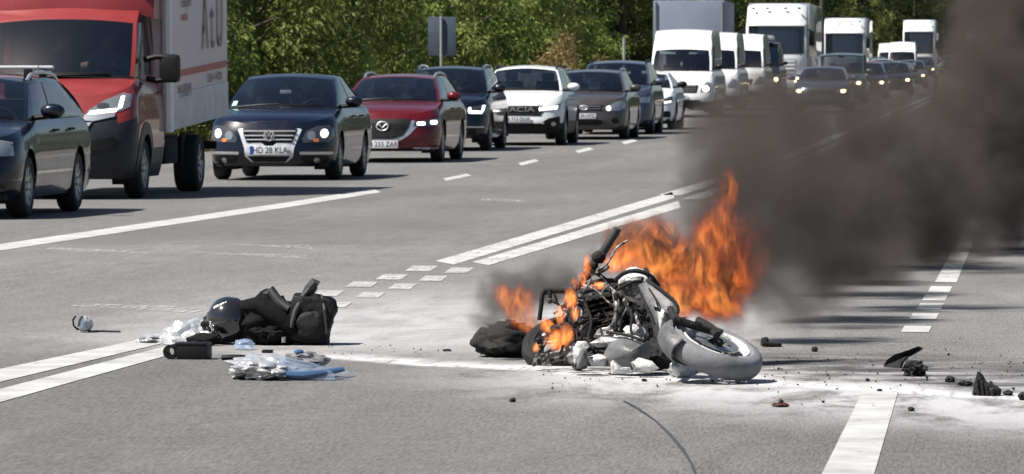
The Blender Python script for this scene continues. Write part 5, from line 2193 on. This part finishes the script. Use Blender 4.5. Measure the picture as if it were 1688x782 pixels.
debris('burnt_flake', 1687, 660, lumpf(.022, .03, .018, 126, .5), 'char', 'burnt flake at the right rim of the picture')
debris('black_crumb', 1450, 646, lumpf(.012, .02, .007, 127, .4), 'char', 'black crumb lying on the top end of the edge line')
debris('black_crumb', 1430, 629, lumpf(.010, .015, .008, 128, .4), 'char', 'black crumb on the powder left of the edge line')
debris('black_crumb', 845, 663, lumpf(.013, .02, .010, 129, .4), 'char', 'black crumb alone on the asphalt in front of the burning bag')
debris('black_crumb', 1062, 629, lumpf(.012, .02, .007, 130, .4), 'char', 'black crumb on the powder in front of the motorcycle')
debris('black_crumb', 737, 579, lumpf(.020, .03, .006, 131, .4), 'char', 'thin black crumb left of the burning bag')
rnd = random.Random(11)
mb = MB()
for _ in range(240):
    r_ = rnd.random()
    if r_ < .6:
        px, py = rnd.uniform(1230, 1740), rnd.gauss(612, 24)
    elif r_ < .85:
        px, py = rnd.uniform(880, 1300), rnd.gauss(622, 9)
    else:
        px, py = rnd.uniform(540, 880), rnd.gauss(578, 7)
    py = min(max(py, 560), 720)
    p = G(px, py)
    s = rnd.uniform(.0012, .0042) * (1.6 if rnd.random() < .1 else 1)
    mb.blob((p.x, p.y, p.z + s * .7 + .003), (s * 1.3, s * 2.5, s), seed=rnd.randint(0, 50), amp=.5, sub=1)
tag(mb.build('debris_crumbs', M['char'], smooth=False), 'fine burnt crumbs scattered over the powder and scorched strip', kind='stuff')

# ------------------------------------------------------------------ trees
def leaf_mat(name, col, col2):
    m = bpy.data.materials.new(name)
    m.use_nodes = True
    nt = m.node_tree
    b = nt.nodes['Principled BSDF']
    oi = N(nt, 'ShaderNodeObjectInfo')
    at = N(nt, 'ShaderNodeAttribute', attribute_name='tone')
    mx = N(nt, 'ShaderNodeMix', data_type='RGBA')
    mx.inputs[6].default_value = tuple(col) + (1,)
    mx.inputs[7].default_value = tuple(col2) + (1,)
    ad = N(nt, 'ShaderNodeMath', operation='MULTIPLY_ADD')
    ad.inputs[1].default_value = .25
    nt.links.new(oi.outputs['Random'], ad.inputs[0])
    nt.links.new(at.outputs['Fac'], ad.inputs[2])
    sb = N(nt, 'ShaderNodeMath', operation='SUBTRACT', use_clamp=True)
    sb.inputs[1].default_value = .12
    nt.links.new(ad.outputs[0], sb.inputs[0])
    nt.links.new(sb.outputs[0], mx.inputs[0])
    nt.links.new(mx.outputs[2], b.inputs['Base Color'])
    b.inputs['Roughness'].default_value = .6
    b.inputs['Specular IOR Level'].default_value = .15
    out = nt.nodes['Material Output']
    tl = N(nt, 'ShaderNodeBsdfTranslucent')
    nt.links.new(mx.outputs[2], tl.inputs[0])
    ms = N(nt, 'ShaderNodeMixShader')
    ms.inputs[0].default_value = .3
    nt.links.new(b.outputs[0], ms.inputs[1])
    nt.links.new(tl.outputs[0], ms.inputs[2])
    nt.links.new(ms.outputs[0], out.inputs[0])
    return m


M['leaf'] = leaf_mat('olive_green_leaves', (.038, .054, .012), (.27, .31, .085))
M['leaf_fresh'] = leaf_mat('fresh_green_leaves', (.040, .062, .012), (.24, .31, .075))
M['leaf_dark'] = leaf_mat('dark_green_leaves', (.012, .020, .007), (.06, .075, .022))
M['leaf_dry'] = leaf_mat('dry_yellow_leaves', (.12, .09, .035), (.30, .24, .11))
M['bark'] = mat('grey_brown_bark', (.075, .06, .045), .9, var=.4, vscale=6, bump=.7, bscale=12)


def crown_mesh(seed, w, h, z0, nclump, nleaf, lw, ll, droop=.6):
    rnd_ = random.Random(seed)
    vs, fs, tone = [], [], []
    for _ in range(nclump):
        for _t in range(20):
            a = rnd_.uniform(0, 2 * math.pi)
            rr_ = math.sqrt(rnd_.random())
            zt_ = rnd_.random()
            pro = (math.sin(math.pi * min(1, zt_ * .82 + .16))) ** .6
            x, y = rr_ * math.cos(a) * w * pro, rr_ * math.sin(a) * w * pro
            z = z0 + zt_ * h
            if noise.noise(Vector((x * .7, y * .7, z * .7 + seed))) > -.08 and rr_ > .35:
                break
        cr_ = rnd_.uniform(.28, .75) * (w / 2.4) ** .5
        tb = rnd_.random()
        for _l in range(nleaf):
            d = Vector((rnd_.gauss(0, 1), rnd_.gauss(0, 1), rnd_.gauss(0, .8)))
            d = d.normalized() * cr_ * rnd_.random() ** .45
            p = Vector((x, y, z)) + d
            if p.z < z0 * .3:
                continue
            dirv = (d.normalized() * .6 + Vector((rnd_.uniform(-.5, .5), rnd_.uniform(-.5, .5), -droop))).normalized()
            sd = dirv.cross(Vector((rnd_.uniform(-1, 1), rnd_.uniform(-1, 1), rnd_.uniform(-1, 1)))).normalized()
            l_ = ll * rnd_.uniform(.6, 1.3)
            w_ = lw * rnd_.uniform(.7, 1.3)
            o_ = len(vs)
            vs += [p - dirv * l_ * .5, p + sd * w_ * .5, p + dirv * l_ * .5, p - sd * w_ * .5]
            fs.append((o_, o_ + 1, o_ + 2, o_ + 3))
            tone.append(min(1, max(0, tb ** 1.5 * .8 + .2 * rnd_.random())))
    me = bpy.data.meshes.new('crown')
    me.from_pydata([tuple(v) for v in vs], [], fs)
    at = me.attributes.new('tone', 'FLOAT', 'FACE')
    at.data.foreach_set('value', tone)
    return me


def trunk_mesh(seed, h, r, w, z0):
    rnd_ = random.Random(seed)
    mb = MB()
    pts = [(0, 0, -.2), (.05, .02, h * .25), (-.03, .05, h * .5), (.08, 0, h * .85)]
    mb.tube(pts, [r * 1.2, r, r * .75, r * .25], 8)
    for k in range(9):
        a = rnd_.uniform(0, 2 * math.pi)
        zb = h * rnd_.uniform(.12, .6)
        L_ = w * rnd_.uniform(.5, .9)
        p0 = Vector((0, 0, zb))
        p1 = p0 + Vector((math.cos(a) * L_ * .5, math.sin(a) * L_ * .5, L_ * .35))
        p2 = p0 + Vector((math.cos(a) * L_, math.sin(a) * L_, L_ * .6))
        mb.tube([p0, p1, p2], [r * .5, r * .3, r * .1], 6)
    o = mb.build('trunk', M['bark'])
    me = o.data
    bpy.data.objects.remove(o)
    return me


KINDS_ = {}
for i in range(4):
    KINDS_['bush%d' % i] = (crown_mesh(10 + i, 2.5, 6.0, .2, 120, 130, .055, .17), trunk_mesh(10 + i, 5.2, .10, 2.2, .3))
for i in range(3):
    KINDS_['tree%d' % i] = (crown_mesh(30 + i, 3.6, 9.5, .9, 190, 80, .10, .25, .3), trunk_mesh(30 + i, 9, .20, 3.2, 1))
KINDS_['dry'] = (crown_mesh(50, 1.5, 2.6, .1, 60, 60, .05, .22, .1), trunk_mesh(50, 2.2, .05, 1.2, .2))


def tree(name, kind, x, y, m, label, cat, group, s=1.0, rz=0.0, sz=1.0):
    e = empty(name, (x, y, ground_z(x, y) - .05), rz)
    e.scale = (s, s, s * sz)
    tag(e, label, cat, group)
    cm, tm = KINDS_[kind]
    key = kind + m
    if key not in KINDS_:
        c2 = cm.copy()
        c2.materials.clear()
        c2.materials.append(M[m])
        KINDS_[key] = c2
    for nm, me in (('trunk', tm), ('crown', KINDS_[key])):
        o = bpy.data.objects.new(nm, me)
        COL.objects.link(o)
        o.parent = e
    return e


rnd = random.Random(21)
y = 96.0
i = 0
while y < 204:
    x = -17.9 - rnd.uniform(0, 1.6)
    fresh = (i * 7) % 5 in (1, 3)
    tree('roadside_bush', 'bush%d' % (i % 4), x, y, 'leaf_fresh' if fresh else 'leaf', 'fresh green leafy bush in the sunlit thicket behind the queue' if fresh else 'olive-green leafy bush in the sunlit thicket behind the queue', 'bush',
         'fresh green bushes along the far road edge' if fresh else 'olive bushes along the far road edge', rnd.uniform(.75, 1.2), rnd.uniform(0, 6.28), rnd.uniform(.8, 1.2))
    y += rnd.uniform(2.6, 4.4) if y < 165 else rnd.uniform(3, 6)
    i += 1
    if 172 < y < 176:
        y = 196 if False else y
y = 100.0
i = 0
while y < 520:
    x = -23.5 - rnd.uniform(0, 3)
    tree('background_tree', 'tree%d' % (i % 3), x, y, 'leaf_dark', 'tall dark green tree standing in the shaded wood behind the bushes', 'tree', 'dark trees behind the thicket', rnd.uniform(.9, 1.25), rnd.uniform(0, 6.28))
    y += rnd.uniform(3.5, 6) if y < 300 else rnd.uniform(6, 10)
    i += 1
y = 246.0
i = 0
while y < 620:
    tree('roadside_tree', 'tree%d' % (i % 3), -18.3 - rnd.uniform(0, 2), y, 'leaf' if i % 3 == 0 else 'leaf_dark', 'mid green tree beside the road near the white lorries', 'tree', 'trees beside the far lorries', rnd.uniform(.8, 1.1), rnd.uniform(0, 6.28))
    y += rnd.uniform(6, 12)
    i += 1
tree('dry_bush', 'dry', P(942, 100, 150).x, 150, 'leaf_dry', 'dry yellowish bush at the foot of the dark trees above the brown estate', 'bush', None, .80, 0, 1.15)
tree('dry_bush', 'dry', P(905, 100, 141).x, 141, 'leaf_dry', 'low tan shrub left of the yellowish bush, above the white crossover', 'bush', None, .6, 4.0, .8)
tree('dry_bush', 'dry', P(968, 100, 158).x, 158, 'leaf_dry', 'smaller dry bush right of the yellowish one, by the steel post', 'bush', None, .42, 2.0, 1.0)
# wood that closes the view down the road
y = 560.0
i = 0
for k in range(46):
    x = -26 + 64 * k / 45 + rnd.uniform(-1, 1)
    yy = 760 + rnd.uniform(-30, 60) + (0 if x > 5 or x < -13 else 90)
    if -13 < x < 5:
        continue
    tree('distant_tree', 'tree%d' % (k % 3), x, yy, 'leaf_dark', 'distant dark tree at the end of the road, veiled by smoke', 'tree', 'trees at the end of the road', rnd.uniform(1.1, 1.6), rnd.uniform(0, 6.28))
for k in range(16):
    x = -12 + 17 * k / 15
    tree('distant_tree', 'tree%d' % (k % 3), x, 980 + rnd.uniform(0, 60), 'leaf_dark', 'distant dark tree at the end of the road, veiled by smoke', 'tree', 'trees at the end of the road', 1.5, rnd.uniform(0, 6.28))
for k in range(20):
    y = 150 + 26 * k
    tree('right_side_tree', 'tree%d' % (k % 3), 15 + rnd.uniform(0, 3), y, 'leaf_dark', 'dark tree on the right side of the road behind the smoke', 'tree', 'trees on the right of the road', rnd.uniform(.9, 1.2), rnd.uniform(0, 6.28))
# rough grass along the shoulder
vs, fs = [], []
for _ in range(9000):
    y = rnd.uniform(70, 230)
    x = rnd.uniform(-17.6, -15.35)
    h = rnd.uniform(.12, .5)
    z = ground_z(x, y)
    a = rnd.uniform(0, 6.28)
    o_ = len(vs)
    vs += [(x - .02 * math.cos(a), y - .02 * math.sin(a), z), (x + .02 * math.cos(a), y + .02 * math.sin(a), z), (x + rnd.uniform(-.12, .12), y + rnd.uniform(-.1, .1), z + h)]
    fs.append((o_, o_ + 1, o_ + 2))
me = bpy.data.meshes.new('verge_grass')
me.from_pydata(vs, [], fs)
at = me.attributes.new('tone', 'FLOAT', 'FACE')
at.data.foreach_set('value', [rnd.random() for _ in fs])
me.materials.append(M['leaf_dry'])
o = bpy.data.objects.new('verge_grass', me)
COL.objects.link(o)
tag(o, 'rough dry grass along the road shoulder', kind='stuff')


# ------------------------------------------------------------------ flames and smoke
def field_nodes(nt, blobs, warp=.0, warp_scale=3.0, stretch=(1, 1, 1), warp2=0.0):
    """greatest of (1 - distance / radius) over the blobs, with a turbulent warp of the place"""
    L = nt.links.new
    geo = N(nt, 'ShaderNodeNewGeometry')
    pos = geo.outputs['Position']
    mp = N(nt, 'ShaderNodeMapping')
    mp.inputs['Scale'].default_value = stretch
    L(pos, mp.inputs['Vector'])
    nz = N(nt, 'ShaderNodeTexNoise')
    nz.inputs['Scale'].default_value = warp_scale
    nz.inputs['Detail'].default_value = 3
    L(mp.outputs[0], nz.inputs['Vector'])
    sb = N(nt, 'ShaderNodeVectorMath', operation='SUBTRACT')
    L(nz.outputs['Color'], sb.inputs[0])
    sb.inputs[1].default_value = (.5, .5, .5)
    sc = N(nt, 'ShaderNodeVectorMath', operation='SCALE')
    L(sb.outputs[0], sc.inputs[0])
    sc.inputs['Scale'].default_value = warp
    ad = N(nt, 'ShaderNodeVectorMath', operation='ADD')
    L(pos, ad.inputs[0])
    L(sc.outputs[0], ad.inputs[1])
    cur = None
    for (c, r, w) in blobs:
        s1 = N(nt, 'ShaderNodeVectorMath', operation='SUBTRACT')
        L(ad.outputs[0], s1.inputs[0])
        s1.inputs[1].default_value = c
        s2 = N(nt, 'ShaderNodeVectorMath', operation='DIVIDE')
        L(s1.outputs[0], s2.inputs[0])
        s2.inputs[1].default_value = r
        ln = N(nt, 'ShaderNodeVectorMath', operation='LENGTH')
        L(s2.outputs[0], ln.inputs[0])
        ma = N(nt, 'ShaderNodeMath', operation='MULTIPLY_ADD')
        L(ln.outputs['Value'], ma.inputs[0])
        ma.inputs[1].default_value = -w
        ma.inputs[2].default_value = w
        if cur is None:
            cur = ma.outputs[0]
        else:
            mx = N(nt, 'ShaderNodeMath', operation='SMOOTH_MAX')
            L(cur, mx.inputs[0])
            L(ma.outputs[0], mx.inputs[1])
            mx.inputs[2].default_value = .18
            cur = mx.outputs[0]
    return cur, pos, ad.outputs[0]


def hull(name, blobs, grow, m, res=.07):
    """one closed skin round the blobs (a merged, smoothed envelope)"""
    bm = bmesh.new()
    for (c, r, w) in blobs:
        bmesh.ops.create_icosphere(bm, subdivisions=3, radius=1, matrix=Matrix.Translation(c) @ Matrix.Diagonal((r[0] * grow, r[1] * grow, r[2] * grow, 1)))
    me = bpy.data.meshes.new(name)
    bm.to_mesh(me)
    bm.free()
    o = bpy.data.objects.new(name, me)
    COL.objects.link(o)
    md = o.modifiers.new('r', 'REMESH')
    md.mode = 'VOXEL'
    md.voxel_size = res
    dg = bpy.context.evaluated_depsgraph_get()
    me2 = bpy.data.meshes.new_from_object(o.evaluated_get(dg))
    bpy.data.objects.remove(o)
    me2.name = name
    me2.materials.clear()
    me2.materials.append(m)
    o = bpy.data.objects.new(name, me2)
    COL.objects.link(o)
    return o


def pxblob(px, py, d, rx, rz, ry, w=1.0):
    k = d / FPX
    return (tuple(P(px, py, d)), (rx * k, ry, rz * k), w)


def mr(nt, v, a, b, c=0.0, d=1.0, smooth=True):
    n = N(nt, 'ShaderNodeMapRange')
    if smooth:
        n.interpolation_type = 'SMOOTHSTEP'
    for i, q in zip((1, 2, 3, 4), (a, b, c, d)):
        n.inputs[i].default_value = q
    nt.links.new(v, n.inputs[0])
    return n.outputs[0]


def mm2(nt, op, a, b):
    n = N(nt, 'ShaderNodeMath', operation=op)
    for i, v in enumerate((a, b)):
        if isinstance(v, (int, float)):
            n.inputs[i].default_value = v
        else:
            nt.links.new(v, n.inputs[i])
    return n.outputs[0]


def flame_material(name, blobs, strength=13.0, nscale=18.0, thr=.43, soot=16.0, seed=0, warp=.27):
    m = bpy.data.materials.new(name)
    m.use_nodes = True
    nt = m.node_tree
    nt.nodes.clear()
    out = N(nt, 'ShaderNodeOutputMaterial')
    f, pos, wp_ = field_nodes(nt, blobs, warp, 5.5, (1, 1, .55))
    mp = N(nt, 'ShaderNodeMapping')
    mp.inputs['Scale'].default_value = (1, 1, .42)
    mp.inputs['Location'].default_value = (seed, seed * 2, seed * .5)
    nt.links.new(wp_, mp.inputs[0])
    nz = N(nt, 'ShaderNodeTexNoise')
    nz.inputs['Scale'].default_value = nscale
    nz.inputs['Detail'].default_value = 5
    nz.inputs['Roughness'].default_value = .62
    nz.inputs['Distortion'].default_value = .9
    nt.links.new(mp.outputs[0], nz.inputs['Vector'])
    e1 = mr(nt, nz.outputs['Fac'], thr, thr + .16)
    env = mr(nt, f, .02, .62)
    hot = mm2(nt, 'MULTIPLY', e1, env)
    pv = N(nt, 'ShaderNodeVolumePrincipled')
    cr_ = N(nt, 'ShaderNodeValToRGB')
    cr_.color_ramp.elements[0].color = (.60, .085, .014, 1)
    cr_.color_ramp.elements[1].color = (1, .30, .048, 1)
    cr_.color_ramp.elements[1].position = 1.0
    cr_.color_ramp.elements[0].color = (.42, .05, .009, 1)
    x_ = cr_.color_ramp.elements.new(.5)
    x_.color = (.86, .165, .021, 1)
    cr_.color_ramp.elements[2].color = (1, .36, .075, 1)
    nt.links.new(hot, cr_.inputs[0])
    nt.links.new(cr_.outputs[0], pv.inputs['Emission Color'])
    nt.links.new(mm2(nt, 'MULTIPLY', mm2(nt, 'POWER', hot, 1.5), strength), pv.inputs['Emission Strength'])
    pv.inputs['Color'].default_value = (.10, .07, .06, 1)
    nt.links.new(mm2(nt, 'MULTIPLY', env, soot), pv.inputs['Density'])
    nt.links.new(pv.outputs[0], out.inputs['Volume'])
    m.cycles.volume_step_rate = .35
    return m


def smoke_material(name, blobs, density=4.7, col=(.118, .104, .096), seed=0.0, nscale=2.2):
    m = bpy.data.materials.new(name)
    m.use_nodes = True
    nt = m.node_tree
    nt.nodes.clear()
    out = N(nt, 'ShaderNodeOutputMaterial')
    f, pos, wp_ = field_nodes(nt, blobs, .45, 1.6, (1, 1, 1))
    mp = N(nt, 'ShaderNodeMapping')
    mp.inputs['Location'].default_value = (seed, seed, seed)
    nt.links.new(wp_, mp.inputs[0])
    nz = N(nt, 'ShaderNodeTexNoise')
    nz.inputs['Scale'].default_value = nscale
    nz.inputs['Detail'].default_value = 8
    nz.inputs['Roughness'].default_value = .6
    nz.inputs['Distortion'].default_value = .6
    nt.links.new(mp.outputs[0], nz.inputs['Vector'])
    mo = mr(nt, nz.outputs['Fac'], .34, .66, -.55, .42, False)
    s = mm2(nt, 'ADD', f, mo)
    edge = mr(nt, f, .0, .42)
    dens = mm2(nt, 'MULTIPLY', mm2(nt, 'MULTIPLY', mr(nt, s, -.05, .75), edge), density)
    pv = N(nt, 'ShaderNodeVolumePrincipled')
    pv.inputs['Color'].default_value = tuple(col) + (1,)
    pv.inputs['Anisotropy'].default_value = .1
    nt.links.new(dens, pv.inputs['Density'])
    nt.links.new(pv.outputs[0], out.inputs['Volume'])
    m.cycles.volume_step_rate = .45
    return m


# main fire behind the motorcycle
FB = [pxblob(1040, 408, 24.0, 50, 48, .16), pxblob(1085, 420, 24.05, 66, 62, .18), pxblob(1075, 460, 24.0, 62, 44, .14), pxblob(1135, 440, 24.1, 74, 82, .20), pxblob(1125, 490, 23.95, 62, 50, .15), pxblob(1190, 465, 24.2, 74, 84, .20, .9), pxblob(1185, 390, 24.2, 66, 72, .17, .7),
      pxblob(1198, 315, 24.3, 42, 58, .12, .5), pxblob(1175, 505, 24.0, 62, 44, .15, .9), pxblob(1228, 440, 24.3, 46, 100, .15, .55), pxblob(1090, 372, 24.1, 40, 34, .1, .6)]
o = hull('flames', FB, 1.3, flame_material('fire', FB), .045)
tag(o, 'large orange flames rising behind the fallen motorcycle', 'fire', 'flames')
FB2 = [pxblob(848, 507, 24.25, 40, 42, .11), pxblob(828, 490, 24.3, 30, 32, .09, .8), pxblob(862, 488, 24.3, 24, 30, .08, .7), pxblob(866, 530, 24.2, 30, 20, .09, .9)]
o = hull('flames', FB2, 1.12, flame_material('small_fire', FB2, 11, 18, .42, 12, 3.1, .16), .03)
tag(o, 'small orange flames on the charred bag', 'fire', 'flames')
for i, (bl, lb) in enumerate((([pxblob(918, 565, 23.33, 24, 26, .05, 1.1), pxblob(932, 555, 23.32, 16, 26, .045, 1.1)], 'flames licking out of the lower rear frame of the motorcycle'),
                              ([pxblob(938, 490, 23.4, 15, 24, .05, 1.1), pxblob(948, 468, 23.4, 11, 14, .04)], 'flames on the upper frame right of the luggage rack'),
                              ([pxblob(988, 471, 23.4, 18, 9, .04, 1.2)], 'short flames under the handlebar'),
                              ([pxblob(900, 535, 23.55, 16, 18, .05, 1.1), pxblob(885, 572, 23.5, 8, 12, .04)], 'flames at the foot of the luggage rack'),
                              ([pxblob(968, 440, 23.6, 12, 30, .04, .8)], 'thin flames beside the handlebar clamp'),
                              ([pxblob(922, 522, 23.45, 11, 26, .04, 1.0)], 'flame tongue halfway up the frame right of the rack foot'),
                              ([pxblob(958, 462, 23.45, 12, 16, .04, 1.0), pxblob(945, 515, 23.4, 9, 18, .04, 1.0)], 'small flames left of the switch housing'),
                              ([pxblob(1012, 436, 23.9, 24, 22, .06, .9), pxblob(1030, 425, 23.95, 26, 26, .07, .9)], 'flames between the brake lever and the headlamp cowl'))):
    o = hull('flames', bl, 1.12, flame_material('frame_fire_%d' % i, bl, 26, 26, .38, 16, 5.0 + i, .10), .018)
    tag(o, lb, 'fire', 'flames')

SB = [pxblob(1205, 290, 26.2, 125, 125, .50, 1.15), pxblob(1295, 310, 28.5, 150, 140, .70, 1.1), pxblob(1255, 415, 26.2, 110, 105, .45, 1.1), pxblob(1375, 350, 32.0, 155, 140, .9, 1.0), pxblob(1420, 420, 34.0, 125, 95, .8, .9),
      pxblob(1490, 310, 37.0, 190, 160, 1.2, .9), pxblob(1620, 200, 40.0, 150, 220, 1.4, .9), pxblob(1710, 60, 43.0, 200, 270, 1.6), pxblob(1630, 330, 41.0, 200, 140, 1.4, .65), pxblob(1790, 240, 44.0, 260, 230, 1.7, .9),
      pxblob(1800, -160, 44.5, 280, 260, 1.8, .9), pxblob(1330, 192, 30.0, 230, 112, .8, .85), pxblob(1250, 165, 28.5, 110, 60, .6, .45), pxblob(1470, 180, 36.0, 190, 100, 1.0, .6), pxblob(1540, 405, 38.0, 150, 80, 1.0, .5), pxblob(1290, 485, 26.0, 140, 85, .45, .75), pxblob(1390, 455, 29.0, 110, 70, .6, .8), pxblob(1215, 200, 27.5, 120, 80, .5, .6)]
SBH = [(c, tuple(q * 1.0 for q in r), w) for c, r, w in SB]
o = hull('smoke', SBH, 1.18, smoke_material('dark_smoke', SB), .12)
tag(o, 'dark brown-grey smoke drifting right from the burning motorcycle', kind='stuff')
SB2 = [pxblob(852, 470, 24.5, 62, 62, .16, .9), pxblob(905, 450, 24.6, 90, 60, .18, .6), pxblob(975, 420, 24.7, 80, 62, .18, .55), pxblob(815, 520, 24.45, 50, 45, .14, .6)]
o = hull('smoke', SB2, 1.15, smoke_material('thin_smoke', SB2, 12, (.20, .19, .185), 4.0, 4.0), .06)
tag(o, 'thin grey smoke above the charred bag', kind='stuff')
